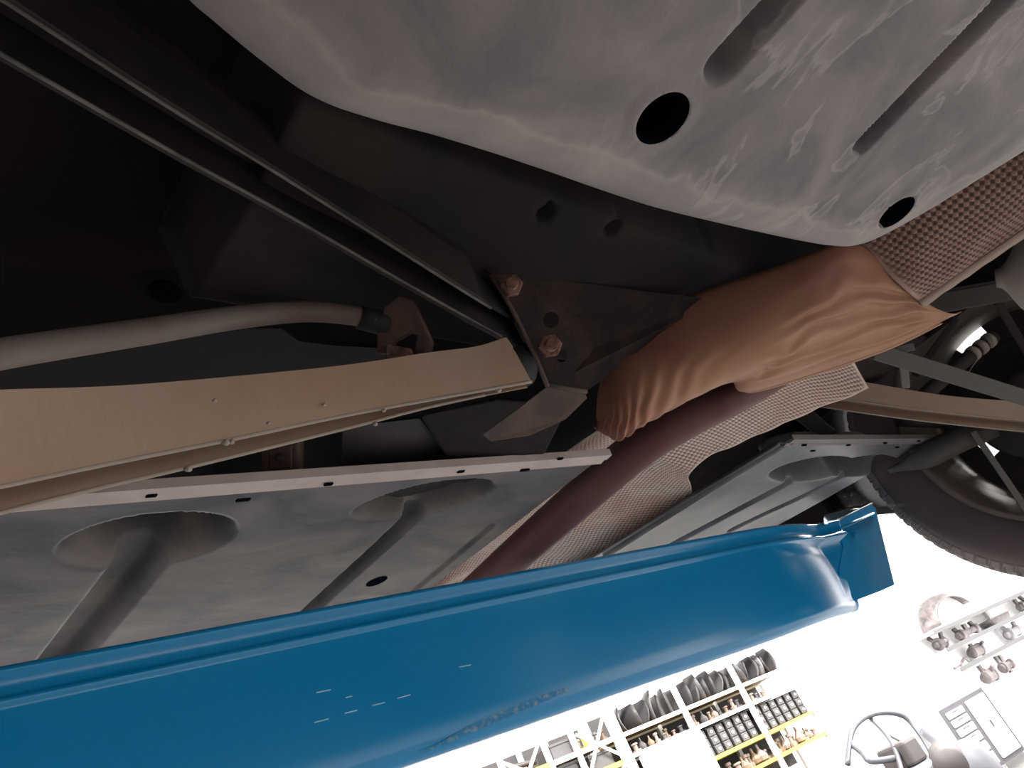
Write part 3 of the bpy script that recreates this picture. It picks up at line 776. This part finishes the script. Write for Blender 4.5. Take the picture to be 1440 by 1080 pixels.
# damper with pale bellows rings
DAMP = tube('damper', [PD(1285, 568, 1.36), PD(1345, 517, 1.38), PD(1397, 473, 1.40)], 0.0125, M_DISC, CAR, n=10, seg=16, label='dark damper with pale bellows rings')
for (x, y) in ((1366, 499), (1377, 490), (1388, 481)):
    a = PD(x, y, 1.385); d = (PD(1397, 473, 1.40) - PD(1345, 517, 1.38)).normalized()
    tube('bellows_ring', [a, a + d * 0.0085], 0.0140, M_PALE, DAMP, n=2, seg=18)
flatbar('strut_brace', PD(1285, 530, 1.42), PD(1345, 448, 1.42), 0.012, 0.012, M_DISC)
flatbar('strut_brace', PD(1402, 425, 1.40), PD(1460, 520, 1.42), 0.014, 0.012, M_DISC)
flatbar('subframe_rail', PD(1290, 432, 1.12), PD(1480, 398, 1.2), 0.03, 0.03, M_DISC)
flatbar('subframe_rail', PD(1285, 420, 1.14), PD(1480, 386, 1.2), 0.012, 0.02, M_GREYBAR)
o = flatbar('hose_bracket', PD(1268, 485, 1.12), PD(1274, 545, 1.16), 0.012, 0.006, M_GREYBAR2 if 'M_GREYBAR2' in globals() else mat('worn grey bracket', (0.17, 0.155, 0.15), 0.6))
flatbar('bracket_tab', PD(1262, 492, 1.118), PD(1285, 487, 1.118), 0.012, 0.006, mat('worn grey bracket', (0.17, 0.155, 0.15), 0.6), parent=o)
# trailing arm under the link, from the panel to the hub
tube('trailing_arm', [PD(1250, 662, 1.52), PD(1295, 646, 1.48), PD(1340, 622, 1.44), PD(1395, 598, 1.42)], lambda t: 0.006 + 0.018 * smooth01(t * 2.2), M_GREYBAR, CAR, n=16, seg=16, label='tapered dark trailing arm by the tyre')
flatbar('brake_line_bracket', PD(1368, 606, 1.40), PD(1470, 755, 1.36), 0.011, 0.006, M_GREYBAR3 if 'M_GREYBAR3' in globals() else mat('grey strip', (0.13, 0.12, 0.115), 0.5))
# underside clutter between arm and panel
tube('spring_seat', [PD(1262, 588, 1.48), PD(1345, 592, 1.48)], 0.016, M_DISC, CAR, n=4, seg=18)
flatbar('cross_brace', PD(1105, 562, 1.34), PD(1165, 612, 1.40), 0.03, 0.01, M_GREYBAR)
# pale rear silencer at the right edge
tube('silencer', [PD(1400, 392, 1.05), PD(1470, 380, 1.02), PD(1620, 330, .98)], lambda t: 0.012 + 0.058 * smooth01(t * 3.2), M_PALE, CAR, n=26, seg=30, label='pale dusty rear silencer')

# ------------------------------------------------------------------ LIFT BEAM
T0 = PZ(0, 935, .30); T1 = PZ(1170, 722, .30)
BD = (T1 - T0); BD.z = 0; BD.normalize()
BNRM = Vector((-BD.y, BD.x, 0))          # away from the viewer
LIFT = empty('lift_beam', (0.8, 0.7, E0 + 0.12), 'glossy blue steel lift beam under the car', 'lift beam')
def BP(al, z, off=0.0): p = T0 + BD * al; return Vector((p.x, p.y, E0 + z)) + BNRM * off
def on_beam(px, py, off=0.0):
    r = ray(px, py); t = ((T0 - EYE).dot(BNRM) + off) / r.dot(BNRM); return EYE + r * t
def beam():
    prof = [(0.300, 0.05), (0.303, 0.012), (0.300, 0.003), (0.296, -0.001), (0.2935, -0.0012), (0.291, 0.002), (0.277, 0.0045), (0.2735, 0.003), (0.271, -0.0016), (0.268, -0.0018), (0.2655, 0.0004), (0.262, 0.0008), (0.24, 0.001), (0.20, 0.001), (0.16, 0.001), (0.142, 0.0015), (0.136, 0.003), (0.131, 0.007), (0.1275, 0.012), (0.1275, 0.020)]
    # right end outline of the front face, along-values per height
    def bend_at(al): return 0.030 * min(1.3, max(0.0, (al - 1.02) / 0.20)) ** 2
    ze = []
    for (x, y) in ((1167, 736), (1184, 766), (1205, 796), (1207, 843)):
        of = 0.0
        for _ in range(12):
            p = on_beam(x, y, of); al = (p - T0).dot(BD); of = 0.5 * of + 0.5 * bend_at(al)
        ze.append((p.z - E0, al))
    def end_at(z):
        if z >= ze[0][0]: return ze[0][1]
        for (z1, a1), (z2, a2) in zip(ze, ze[1:]):
            if z2 <= z <= z1: return a2 + (a1 - a2) * (z - z2) / (z1 - z2)
        return ze[-1][1]
    rings = []; NA_ = 90
    for i in range(NA_):
        t = 1 - (1 - i / (NA_ - 1)) ** 1.6
        ring = []
        for (z, o) in prof:
            e = end_at(z)
            al = -0.75 + (e + 0.75) * t
            bend = bend_at(al) * (1.0 if z < 0.265 else 0.6)
            sag = 0.010 * smooth01((al - 0.9) / 0.5) if z < 0.16 else 0
            ring.append(BP(al, z + sag, o + bend))
        rings.append(ring)
    o = loft('beam_face', rings, M_BLUE, LIFT, solid=0.004, label='long glossy blue face with two folded creases')
    # end plate behind the torn end of the face
    off = 0.050
    outline = [(1172, 737), (1196, 724), (1226, 710), (1231, 714), (1258, 822), (1240, 830), (1180, 853), (1180, 800), (1186, 768), (1181, 745)]
    ep = prism('end_plate', [on_beam(x, y, off) for x, y in outline], BNRM * 0.006, M_BLUE, LIFT, 0.0015, label='blue end plate with a bright bolt hole')
    # folded top of the end plate, running inwards to the creases
    prism('end_gusset', [on_beam(1160, 738, 0.004), on_beam(1170, 737, off), on_beam(1228, 709, off), on_beam(1222, 709, off + 0.06), on_beam(1160, 727, off + 0.02)], (0, 0, 0.004), mat('pale blue worn paint', (0.12, 0.26, 0.38), 0.35), LIFT, 0.001)
    cc = on_beam(1209, 749, off); seg = 20; X = BD; Y = Vector((0, 0, 1)); ax = ray(1209, 749).normalized()
    vv = [cc - ax * 0.05 + (X * math.cos(2 * PI * k / seg) + Y * math.sin(2 * PI * k / seg)) * 0.0062 for k in range(seg)]
    vv += [p + ax * 0.12 for p in vv]
    cm = bpy.data.meshes.new('cut'); cm.from_pydata([tuple(p) for p in vv], [], [tuple(range(seg))[::-1], tuple(range(seg, 2 * seg))] + [(k, (k + 1) % seg, seg + (k + 1) % seg, seg + k) for k in range(seg)])
    co = bpy.data.objects.new('cut', cm); COL.objects.link(co); CUTS.clear(); CUTS.append(co)
    ep.modifiers.clear(); md = ep.modifiers.new('hole', 'BOOLEAN'); md.object = co; md.solver = 'EXACT'; apply_cuts()
    # the fold on the plate
    tube('fold', [on_beam(1180, 744, off - 0.002), on_beam(1228, 722, off - 0.002)], 0.003, M_BLUE, ep, n=3, seg=8)
    # bolt hole and bolt
    hexbolt('bolt', on_beam(1200, 751, off - 0.001), -BNRM, 0.0045, 0.004, M_BLUE, ep)
    # paint scratches
    for (x0, y0, x1, y1) in ((445, 974, 465, 970), (442, 1016, 462, 1011), (485, 1003, 502, 999), (524, 992, 541, 988), (559, 982, 577, 977), (646, 938, 662, 935), (486, 981, 495, 979)):
        p, q = on_beam(x0, y0, 0.0006), on_beam(x1, y1, 0.0006)
        w = Vector((0, 0, 0.0004))
        mk('scratch', boxv((p + q) / 2, (q - p) / 2, BNRM * 0.0006, w), BOXF, M_SCRATCH, LIFT)
    # scuffed patch near the bottom edge
    pol = [(590, 1062), (640, 1040), (720, 1006), (800, 972), (796, 966), (740, 985), (660, 1020)]
    prism('scuff', [on_beam(x, y, 0.0002) for x, y in pol], BNRM * 0.0006, M_SCUFF, LIFT)
beam()

# ------------------------------------------------------------------ STORAGE RACKS
M_WPOST = mat('white rack post', (0.85, 0.85, 0.84), 0.5)
M_YEL = mat('yellow rack beam', (0.75, 0.58, 0.06), 0.5)
M_CREAM = mat('cream rack beam', (0.80, 0.74, 0.52), 0.5)
M_SHELF = mat('brown shelf board', (0.20, 0.12, 0.055), 0.7)
M_DGREY = mat('dark grey plastic', (0.032, 0.029, 0.031), 0.5)
M_MGREY = mat('mid grey plastic', (0.065, 0.06, 0.062), 0.45)
M_WHITE = mat('white label', (0.9, 0.9, 0.9), 0.5)
M_BRASS = mat('dull tan metal', (0.17, 0.115, 0.075), 0.5)
M_PINK = mat('pale dusty part', (0.22, 0.165, 0.14), 0.6)
NF, NB = 7.67, 8.25
LV = [(0.35, M_YEL), (0.95, M_YEL), (1.47, M_YEL), (1.74, M_YEL), (2.10, M_WPOST), (2.33, M_CREAM)]
posts = [5.41, 6.39, 7.37, 8.30]
rack = empty('storage_rack', RM(6.85, 7.95, 0), 'white storage rack with yellow beams and dark panels along its top shelf', 'rack')
for s in posts:
    for n in (NF, NB): rbox('post', s - 0.028, s + 0.028, n - 0.025, n + 0.025, 0, 2.70, M_WPOST, rack)
for (z, mm) in LV:
    for a, b in zip(posts, posts[1:]):
        rbox('beam', a + 0.03, b - 0.03, NF - 0.02, NF + 0.02, z - 0.03, z + 0.012, mm, rack)
        rbox('beam', a + 0.03, b - 0.03, NB - 0.02, NB + 0.02, z - 0.03, z + 0.012, mm, rack)
        rbox('shelf_board', a + 0.03, b - 0.03, NF + 0.022, NB - 0.022, z - 0.008, z + 0.012, M_SHELF, rack)
rbox('top_rail', 5.38, 8.33, NF - 0.02, NF + 0.02, 2.66, 2.71, M_WPOST, rack)
M_BACK = mat('grey rack back sheet', (0.045, 0.041, 0.04), 0.7)
rbox('back_sheet', 5.42, 8.2, NB + 0.025, NB + 0.03, 1.3, 2.66, M_BACK, rack)

rack2 = empty('storage_rack', RM(4.4, 7.95, 0), 'white rack with diagonal braces beside the taller parts rack', 'rack')
posts2 = [3.4, 3.92, 4.46, 4.82, 5.33]
for s in posts2:
    for n in (NF, NB): rbox('post', s - 0.025, s + 0.025, n - 0.025, n + 0.025, 0, 2.66, M_WPOST, rack2)
for z, mm in ((0.5, M_YEL), (1.1, M_YEL), (1.75, M_YEL), (2.08, M_YEL), (2.33, M_YEL)):
    for a, b in zip(posts2, posts2[1:]):
        rbox('beam', a + 0.025, b - 0.025, NF - 0.02, NF + 0.02, z - 0.03, z + 0.02, mm if (a < 4.4 or z < 2.2) else M_WPOST, rack2)
        rbox('shelf_board', a + 0.025, b - 0.025, NF + 0.022, NB - 0.022, z - 0.008, z + 0.012, M_SHELF, rack2)
def brace(s0, z0, s1, z1):
    p, q = RM(s0, NF - 0.03, z0), RM(s1, NF - 0.03, z1)
    ax = (q - p) / 2; side = ax.cross(NA).normalized()
    box('brace', (p + q) / 2, ax, side * 0.016, NA * 0.006, M_WPOST, rack2)
for a, b in ((3.94, 4.44), (4.86, 5.30)):
    brace(a, 2.12, b, 2.60); brace(a, 2.50, b, 2.14); brace(a, 1.8, b, 2.05)
rbox('back_sheet', 4.0, 5.35, NB + 0.025, NB + 0.03, 1.3, 2.62, M_BACK, rack2)

# long dark trims on the top of rack two
def trim_piece(s0, s1, z, label):
    rings = []
    for i in range(14):
        t = i / 13; s = s0 + (s1 - s0) * t; zz = z + 0.07 * math.sin(PI * t * 0.8)
        rings.append([RM(s, NF + 0.1 + 0.05 * math.cos(a), zz + 0.03 * math.sin(a)) for a in [2 * PI * k / 8 for k in range(8)]])
    o = loft('trim_strip', rings, M_MGREY, None, closed=True, caps=True); tag(o, label, 'car trim')
trim_piece(3.45, 4.35, 2.375, 'long grey trim strip lying on the shelf near the beam')

ORD = ['first', 'second', 'third', 'fourth', 'fifth', 'sixth', 'seventh', 'eighth', 'ninth', 'tenth', 'eleventh']
# leaning dark car panels on the top shelf
def leaning_panel(i, s, z, h, w, curve, tilt, yaw, material, label, group):
    rings = []; nu, nv = 9, 7
    base = RM(s, NF + 0.14 + 0.1 * random.random(), z)
    R = Matrix.Rotation(yaw, 3, 'Z'); u = R @ SA; n = R @ NA
    for a in range(nu):
        t = a / (nu - 1); row = []
        for b in range(nv):
            q = b / (nv - 1) - 0.5
            ww = w * (1 - 0.35 * abs(2 * t - 0.9) ** 2)
            row.append(Vector((0, 0, 0)) + n * (q * ww) + Vector((0, 0, t * h)) + u * (tilt * t * h + curve * math.sin(PI * t) + 0.3 * curve * math.cos(PI * q)))
        rings.append(row)
    me_v = [p for r in rings for p in r]
    zmin = min(p.z for p in me_v)
    o = mk('leaning_trim_panel', me_v, grid_faces(nu, nv), material, None, True, solid=0.012)
    o.location = base + Vector((0, 0, 0.014 - zmin)); tag(o, label, 'car panel', group)
k = 0
for bay, (a, b) in enumerate(zip(posts, posts[1:])):
    nb = 8 if bay else 7
    for i in range(nb):
        s = a + 0.1 + (b - a - 0.2) * i / (nb - 1)
        hh = 0.25 + 0.07 * random.random()
        leaning_panel(k, s, 2.33, hh, 0.26, random.uniform(-0.05, 0.06), random.uniform(-0.35, 0.35), random.uniform(-0.4, 0.5), [M_DGREY, M_MGREY, M_DGREY][k % 3],
                      '%s dark curved trim panel from the left in the %s bay of the top shelf' % (ORD[i], ['leftmost', 'middle', 'rightmost'][bay]), 'trim panels in the %s top bay' % ['leftmost', 'middle', 'rightmost'][bay])
        k += 1
# drawer towers on the 1.74 shelf
def drawer_tower(label, group):
    r = empty('drawer_tower', (0, 0, 0), label, 'drawer unit', group)
    w, h, d = 0.058, 0.30, 0.20
    mk('body', boxv((0, 0, h / 2), Vector((w, 0, 0)), Vector((0, d, 0)), Vector((0, 0, h / 2))), BOXF, M_DGREY, r, world=False)
    for i in range(3):
        z = 0.052 + 0.098 * i
        dr = mk('drawer', boxv((0, -d - 0.006, z), Vector((w - 0.005, 0, 0)), Vector((0, 0.008, 0)), Vector((0, 0, 0.043))), BOXF, M_MGREY, r, world=False, bevel=0.004)
        v = []; f = []
        for ring, (rr, yy) in enumerate(((0.018, -d - 0.013), (0.018, -d - 0.022), (0.010, -d - 0.027))):
            v += [(rr * math.cos(2 * PI * q / 10), yy, z + rr * math.sin(2 * PI * q / 10)) for q in range(10)]
        f = grid_faces(3, 10, True) + [tuple(range(20, 30))]
        mk('knob', v, f, M_WHITE, dr, world=False)
    return r
def copy_tree(o, parent=None):
    c = o.copy(); COL.objects.link(c)
    if parent is not None: c.parent = parent
    for ch in o.children: copy_tree(ch, c)
    return c
TW = None
def place_tower(s, label, group):
    global TW
    if TW is None: TW = drawer_tower(label, group); t = TW
    else: t = copy_tree(TW)
    t['label'] = label; t['group'] = group
    t.location = RM(s, NF + 0.26, 1.752); t.rotation_euler = (0, 0, ROOM_ROT)
place_tower(6.12, 'dark three-drawer tower right beside the white cabinet edge', 'towers by the white cabinet')
place_tower(6.27, 'second dark three-drawer tower from the white cabinet edge', 'towers by the white cabinet')
for i in range(6): place_tower(6.50 + 0.15 * i, '%s dark three-drawer tower from the left in the middle rack bay' % ORD[i], 'towers in the middle bay')
for i in range(6): place_tower(7.47 + 0.147 * i, '%s dark three-drawer tower from the left in the rightmost rack bay' % ORD[i], 'towers in the rightmost bay')
# small parts
def small_part(kind, s, z, material, label, group, sc=1.0):
    v = []; f = []
    prof = [[(0.0, 0.03), (0.03, 0.034), (0.035, 0.018), (0.075, 0.016), (0.08, 0.026), (0.10, 0.024)], [(0, 0.02), (0.012, 0.04), (0.04, 0.045), (0.06, 0.03), (0.085, 0.012), (0.12, 0.01)], [(0, 0.045), (0.02, 0.045), (0.022, 0.02), (0.06, 0.022), (0.062, 0.035), (0.075, 0.03)]][kind]
    for (zz, rr) in prof: v += [(rr * sc * math.cos(2 * PI * q / 10), rr * sc * math.sin(2 * PI * q / 10), zz * sc) for q in range(10)]
    f = grid_faces(len(prof), 10, True) + [tuple(range(10))[::-1], tuple(range(len(prof) * 10 - 10, len(prof) * 10))]
    o = mk(['stub_axle', 'bulb_housing', 'pulley'][kind], v, f, material)
    o.location = RM(s, NF + 0.06 + 0.08 * random.random(), z + 0.013)
    tag(o, label, 'car part', group)
for bay, (a, b) in enumerate(zip(posts, posts[1:])):
    nm = ['leftmost', 'middle', 'rightmost'][bay]
    for i in range(9):
        s = a + 0.08 + (b - a - 0.16) * i / 8 
        if bay == 2 and i > 3: continue
        small_part(random.randrange(3), s, 2.10, [M_BRASS, M_PINK, M_MGREY][i % 3], '%s small turned part from the left on the second shelf, %s rack bay' % (ORD[i], nm), 'second shelf parts, %s bay' % nm, random.uniform(0.9, 1.4))
    if bay:
        for i in range(11):
            s = a + 0.07 + (b - a - 0.14) * i / 10
            small_part(random.randrange(3), s, 1.47, [M_PINK, M_PINK, M_BRASS][i % 3], '%s small pale part from the left under the drawer towers, %s bay' % (ORD[i], nm), 'parts under the towers, %s bay' % nm, random.uniform(1.1, 1.7))
for i in range(4):
    small_part(random.randrange(3), 4.92 + 0.11 * i, 2.33, [M_BRASS, M_YEL, M_MGREY][i % 3], '%s small part from the left on the top shelf behind the diagonal braces' % ORD[i], 'parts on the braced rack', 1.2)
def crate(s, z, w, h, material, label):
    v = boxv((0, 0, h / 2), Vector((w / 2, 0, 0)), Vector((0, 0.16, 0)), Vector((0, 0, h / 2)))
    r = empty('storage_crate', RM(s, NF + 0.2, z), label, 'crate', rotz=ROOM_ROT)
    t = 0.012
    vv = []; ff = []
    for (c, ax, ay, az_) in (((0, 0, t / 2), w / 2, 0.16, t / 2), ((-w / 2 + t / 2, 0, h / 2), t / 2, 0.16, h / 2), ((w / 2 - t / 2, 0, h / 2), t / 2, 0.16, h / 2), ((0, -0.16 + t / 2, h / 2), w / 2, t / 2, h / 2), ((0, 0.16 - t / 2, h / 2), w / 2, t / 2, h / 2)):
        b = len(vv); vv += boxv(c, Vector((ax, 0, 0)), Vector((0, ay, 0)), Vector((0, 0, az_))); ff += [tuple(b + i for i in q) for q in BOXF]
    mk('tub', vv, ff, material, r, world=False)
    mk('rim', boxv((0, -0.165, h - 0.012), Vector((w / 2 + 0.006, 0, 0)), Vector((0, 0.008, 0)), Vector((0, 0, 0.012))), BOXF, material, r, world=False)
crate(4.66, 2.345, 0.26, 0.16, M_MGREY, 'small grey crate on the upper shelf of the braced rack')
crate(4.64, 2.092, 0.28, 0.19, M_DGREY, 'dark grey crate between the posts of the braced rack')
crate(5.08, 2.092, 0.30, 0.17, M_MGREY, 'mid grey crate behind the diagonal braces')
crate(4.20, 2.092, 0.30, 0.15, M_DGREY, 'dark crate at the left of the braced rack')
crate(4.66, 1.762, 0.28, 0.25, M_DGREY, 'tall dark crate low in the braced rack')
# white cabinet in front of the rack
wc = empty('white_cabinet', RM(5.74, 7.3, 0), 'tall plain white cabinet in front of the parts rack', 'cabinet')
rbox('body', 5.42, 6.00, 7.1, 7.55, 0.0, 2.05, M_WALL, wc, 0.01)
rbox('door', 5.43, 5.70, 7.085, 7.1, 0.05, 2.0, M_WALL, wc, 0.004)
rbox('door', 5.72, 5.99, 7.085, 7.1, 0.05, 2.0, M_WALL, wc, 0.004)

# ------------------------------------------------------------------ WALL SHELVES (right)
M_SHELFW = mat('white wall shelf', (0.78, 0.78, 0.79), 0.5)
M_STEEL = mat('worn grey metal', (0.11, 0.093, 0.092), 0.4, col2=(0.05, 0.043, 0.043), scale=9)
M_SGREY = mat('mid grey metal', (0.20, 0.19, 0.20), 0.5)
unit = empty('shelving_unit', RM(13.95, 8.05, 0), 'white open shelving unit holding a wing panel and loose car parts', 'shelving')
for z in (2.02, 1.73, 1.42):
    rbox('board', 11.75, 16.2, 7.85, 8.25, z - 0.03, z, M_SHELFW, unit)
    rbox('front_edge', 11.75, 16.2, 7.835, 7.85, z - 0.055, z + 0.005, mat('shelf edge grey', (0.075, 0.075, 0.078), 0.5), unit)
for s in (11.78, 13.9, 16.17):
    rbox('upright', s - 0.03, s + 0.03, 8.19, 8.25, 0, 2.6, M_SHELFW, unit)
rbox('back_panel', 11.75, 16.2, 8.25, 8.26, 1.3, 2.5, M_WALL, unit)
def wing():
    rings = []
    for i in range(22):
        t = i / 21; a = PI * (0.02 + 0.86 * t)
        R = 0.66; cx = 12.85; row = []
        for (dr, n) in ((0.0, 8.0), (0.03, 8.03), (0.13, 8.10), (0.17, 8.25), (0.16, 8.32)):
            rr = R - 0.17 + dr
            row.append(RM(cx - rr * math.cos(a) * 1.15, n, 2.03 + max(0.0, rr * math.sin(a) * 0.75)))
        rings.append(row)
    o = loft('wing_panel', rings, M_STEEL, None, solid=0.012); tag(o, 'arched brown-grey car wing panel on the topmost white shelf', 'wing panel')
wing()
def casting(name, s, n, z, L, prof, lugs, material, label, cat):
    """A turned casting lying along the shelf: stepped body, flanges and bolt lugs in one mesh."""
    R = max(r for _, r in prof); v = []; f = []; c = RM(s, n, z + R)
    for (t, r) in prof:
        for k in range(16):
            a = 2 * PI * k / 16; rr = r * (1 + 0.06 * math.cos(3 * a))
            v.append(SA * ((t - 0.5) * L) + NA * (rr * math.cos(a)) + Vector((0, 0, rr * math.sin(a))))
    m_ = len(prof); f = grid_faces(m_, 16, True) + [tuple(range(16))[::-1], tuple(range(m_ * 16 - 16, m_ * 16))]
    for (t, a, ln) in lugs:
        d = NA * math.cos(a) + Vector((0, 0, math.sin(a))); e = SA.cross(d); b_ = len(v)
        v += boxv(SA * ((t - 0.5) * L) + d * (R * 0.7), SA * (0.02 + 0.03 * L), d * ln, e * 0.022)
        f += [tuple(b_ + i for i in q) for q in BOXF]
    zm = min(p.z for p in v)
    o = mk(name, v, f, material); o.location = Vector((c.x, c.y, z - zm)); tag(o, label, cat); return o
CP1 = [(0, 0.03), (0.04, 0.05), (0.12, 0.05), (0.13, 0.10), (0.22, 0.10), (0.24, 0.06), (0.6, 0.075), (0.62, 0.09), (0.7, 0.09), (0.72, 0.05), (1, 0.035)]
CP2 = [(0, 0.05), (0.1, 0.055), (0.11, 0.085), (0.2, 0.085), (0.22, 0.06), (0.5, 0.045), (0.78, 0.05), (0.8, 0.075), (0.9, 0.075), (1, 0.03)]
CP3 = [(0, 0.04), (0.05, 0.09), (0.6, 0.09), (0.62, 0.10), (0.7, 0.10), (0.72, 0.055), (0.85, 0.05), (0.86, 0.025), (1, 0.025)]
casting('hub_carrier', 12.05, 8.05, 1.73, 0.32, CP1, [(0.2, 1.0, 0.10), (0.2, 3.1, 0.09), (0.6, 2.0, 0.10), (0.7, 0.2, 0.08)], M_STEEL, 'knobbly grey hub carrier at the left end of the middle white shelf', 'car part')
casting('gearbox_case', 12.85, 8.05, 1.73, 0.66, CP2, [(0.15, 1.2, 0.08), (0.5, 1.6, 0.07), (0.85, 1.4, 0.07)], M_STEEL, 'long low grey casting on the middle white shelf', 'car part')
casting('bracket_casting', 14.9, 8.05, 1.73, 0.6, CP2, [(0.1, 1.5, 0.09), (0.6, 1.2, 0.11)], M_STEEL, 'dark bracket at the far end of the middle white shelf', 'car part')
casting('small_motor', 12.75, 8.05, 1.42, 0.38, CP3, [(0.66, 0.8, 0.08), (0.66, 2.6, 0.08), (0.3, 1.57, 0.06)], M_STEEL, 'small grey motor on the lowest white shelf', 'motor')
casting('spare_pump', 14.0, 8.05, 1.42, 0.55, CP1, [(0.2, 1.3, 0.08), (0.66, 1.8, 0.08)], M_SGREY, 'flat grey pump at the far end of the lowest white shelf', 'pump')
def oil_sump():
    rg = []
    for (z, w, d) in ((0.0, 0.24, 0.09), (0.10, 0.30, 0.13), (0.105, 0.34, 0.16), (0.12, 0.34, 0.16)):
        rg.append([RM(13.75 + w * sx + (0.06 if z < 0.05 else 0), 8.05 + d * sy, 1.73 + z) for sx, sy in ((-1, -0.8), (-0.9, -1), (0.9, -1), (1, -0.8), (1, 0.8), (0.9, 1), (-0.9, 1), (-1, 0.8))])
    o = loft('oil_sump', rg, M_STEEL, None, closed=True, caps=True, smooth=False); tag(o, 'flat grey oil sump on the middle white shelf', 'car part')
oil_sump()
o = tube('hose', [RM(11.85, 8.0, 1.445), RM(12.0, 7.95, 1.46), RM(12.12, 8.05, 1.445), RM(12.25, 8.0, 1.50), RM(12.38, 8.05, 1.445)], 0.022, M_STEEL, None, n=24, seg=10)
tag(o, 'wavy grey hose at the left end of the lowest white shelf', 'hose')

# grey cabinet with six white drawers and a white door
M_CAB = mat('grey cabinet frame', (0.055, 0.053, 0.062), 0.5)
cab = empty('tool_cabinet', RM(11.55, 8.2, 0), 'grey tool cabinet with six white drawers and a white door', 'cabinet')
rbox('body', 10.93, 12.14, 8.01, 8.16, 0.12, 1.05, M_WALL, cab)
rbox('front_frame', 10.92, 12.15, 8.0, 8.01, 0.12, 1.06, M_CAB, cab)
for i in range(6):
    z0 = 0.17 + [0, .19, .34, .48, .61, .73][i]; z1 = 0.17 + [.165, .315, .455, .585, .705, .82][i]
    d = rbox('drawer', 11.0, 11.44, 7.975, 8.0, z0, z1, M_WHITE, cab, 0.012)
    rbox('handle', 11.14, 11.30, 7.955, 7.975, z1 - 0.03, z1 - 0.018, M_CAB, d)
d = rbox('door', 11.56, 12.08, 7.975, 8.0, 0.18, 1.0, M_WHITE, cab, 0.01)
rbox('handle', 11.78, 11.80, 7.95, 7.975, 0.56, 0.66, M_CAB, d)
casting('seat_base', 12.45, 7.93, 1.04, 0.36, CP3, [(0.2, 1.5, 0.12), (0.5, 2.4, 0.1), (0.6, 0.9, 0.11)], M_STEEL, 'dark grey seat base on the bench end nearest the tool cabinet', 'car part')
bench = empty('work_bench', RM(12.9, 8.3, 0), 'white bench beside the tool cabinet', 'bench')
rbox('bench_top', 12.2, 14.2, 7.72, 8.15, 0.98, 1.04, M_SHELFW, bench)
for s in (12.3, 14.1):
    for n in (7.78, 8.10): rbox('leg', s - 0.03, s + 0.03, n - 0.03, n + 0.03, 0, 0.98, M_SHELFW, bench)
casting('vice', 12.98, 7.93, 1.04, 0.34, CP2, [(0.15, 1.57, 0.13), (0.45, 1.57, 0.12), (0.5, -1.57, 0.05)], M_STEEL, 'grey bench vice on the white bench', 'vice')

# wall lamp arm: a grey upright with a crooked arm
post = empty('wall_post', RM(10.1, 8.0, 0), 'slim pale grey post with a crooked arm', 'post')
tube('upright', [RM(10.12, 8.0, 0.0), RM(10.13, 8.0, 1.9)], 0.035, M_SHELFGREY if 'M_SHELFGREY' in globals() else mat('pale grey metal', (0.55, 0.55, 0.55), 0.5), post, n=3, seg=10)
tube('crooked_arm', [RM(10.13, 8.0, 1.55), RM(10.28, 8.0, 1.82), RM(10.22, 8.0, 2.02), RM(10.45, 8.0, 2.10)], 0.02, mat('pale grey metal', (0.55, 0.55, 0.55), 0.5), post, n=10, seg=8)

# ------------------------------------------------------------------ STRIPPED CAR SHELL
M_SHELLP = mat('pale silver car shell', (0.095, 0.095, 0.11), 0.35, metal=0.2)
M_SHELLD = mat('dark shell opening', (0.06, 0.052, 0.052), 0.6)
shell = empty('car_shell', RM(7.9, 6.8, 0), 'stripped silver car body shell without glass', 'car shell')
def SN(px, py, n): return PN(px, py, n)
tube('roof_hoop', [SN(1192, 1075, 6.5), SN(1194, 1052, 6.5), SN(1200, 1025, 6.5), SN(1218, 1008, 6.5), SN(1245, 1002, 6.5), SN(1272, 1008, 6.5), SN(1292, 1030, 6.45), SN(1310, 1060, 6.4), SN(1322, 1095, 6.35)], 0.030, M_SHELLP, shell, n=40, seg=10)
tube('windscreen_pillar', [SN(1222, 1008, 6.55), SN(1242, 1028, 6.4), SN(1258, 1052, 6.25), SN(1270, 1090, 6.15)], 0.026, M_SHELLP, shell, n=20, seg=10)
tube('door_pillar', [SN(1196, 1045, 6.5), SN(1212, 1058, 6.4), SN(1225, 1070, 6.3), SN(1262, 1066, 6.25)], 0.035, M_SHELLP, shell, n=16, seg=8)
# body tub below the windows
def shell_body():
    base = []
    for (s, n) in ((7.05, 6.0), (8.1, 5.7), (8.40, 6.2), (8.45, 7.1), (7.6, 7.45), (6.95, 7.0)): base.append(RM(s, n, 0.2))
    rings = []
    for (z, sc) in ((0.25, 0.95), (0.4, 1.0), (0.62, 1.0), (0.78, 0.96), (0.86, 0.9)):
        c = RM(7.75, 6.6, 0); row = []
        pts = crom(base + [base[0]], 40)[:-1]
        for p in pts: q = c + (Vector((p.x, p.y, 0)) - c) * sc; row.append(Vector((q.x, q.y, z)))
        rings.append(row)
    loft('body_tub', rings, M_SHELLP, shell, closed=True, caps=True)
shell_body()
tube('head_lamp_opening', [SN(1330, 1062, 5.9), SN(1338, 1078, 5.75)], 0.16, M_SHELLD, shell, n=3, seg=20)
box('dashboard', SN(1268, 1062, 6.3), SA * 0.12, NA * 0.2, (0, 0, 0.12), M_SHELLD, shell, 0.03)
tube('steering_column', [SN(1240, 1028, 6.45), SN(1270, 1045, 6.3)], 0.014, M_SHELLD, shell, n=3, seg=8)
tube('wing_edge', [SN(1300, 1030, 6.3), SN(1320, 1045, 6.1), SN(1336, 1062, 5.9)], 0.06, M_SHELLP, shell, n=8, seg=10)
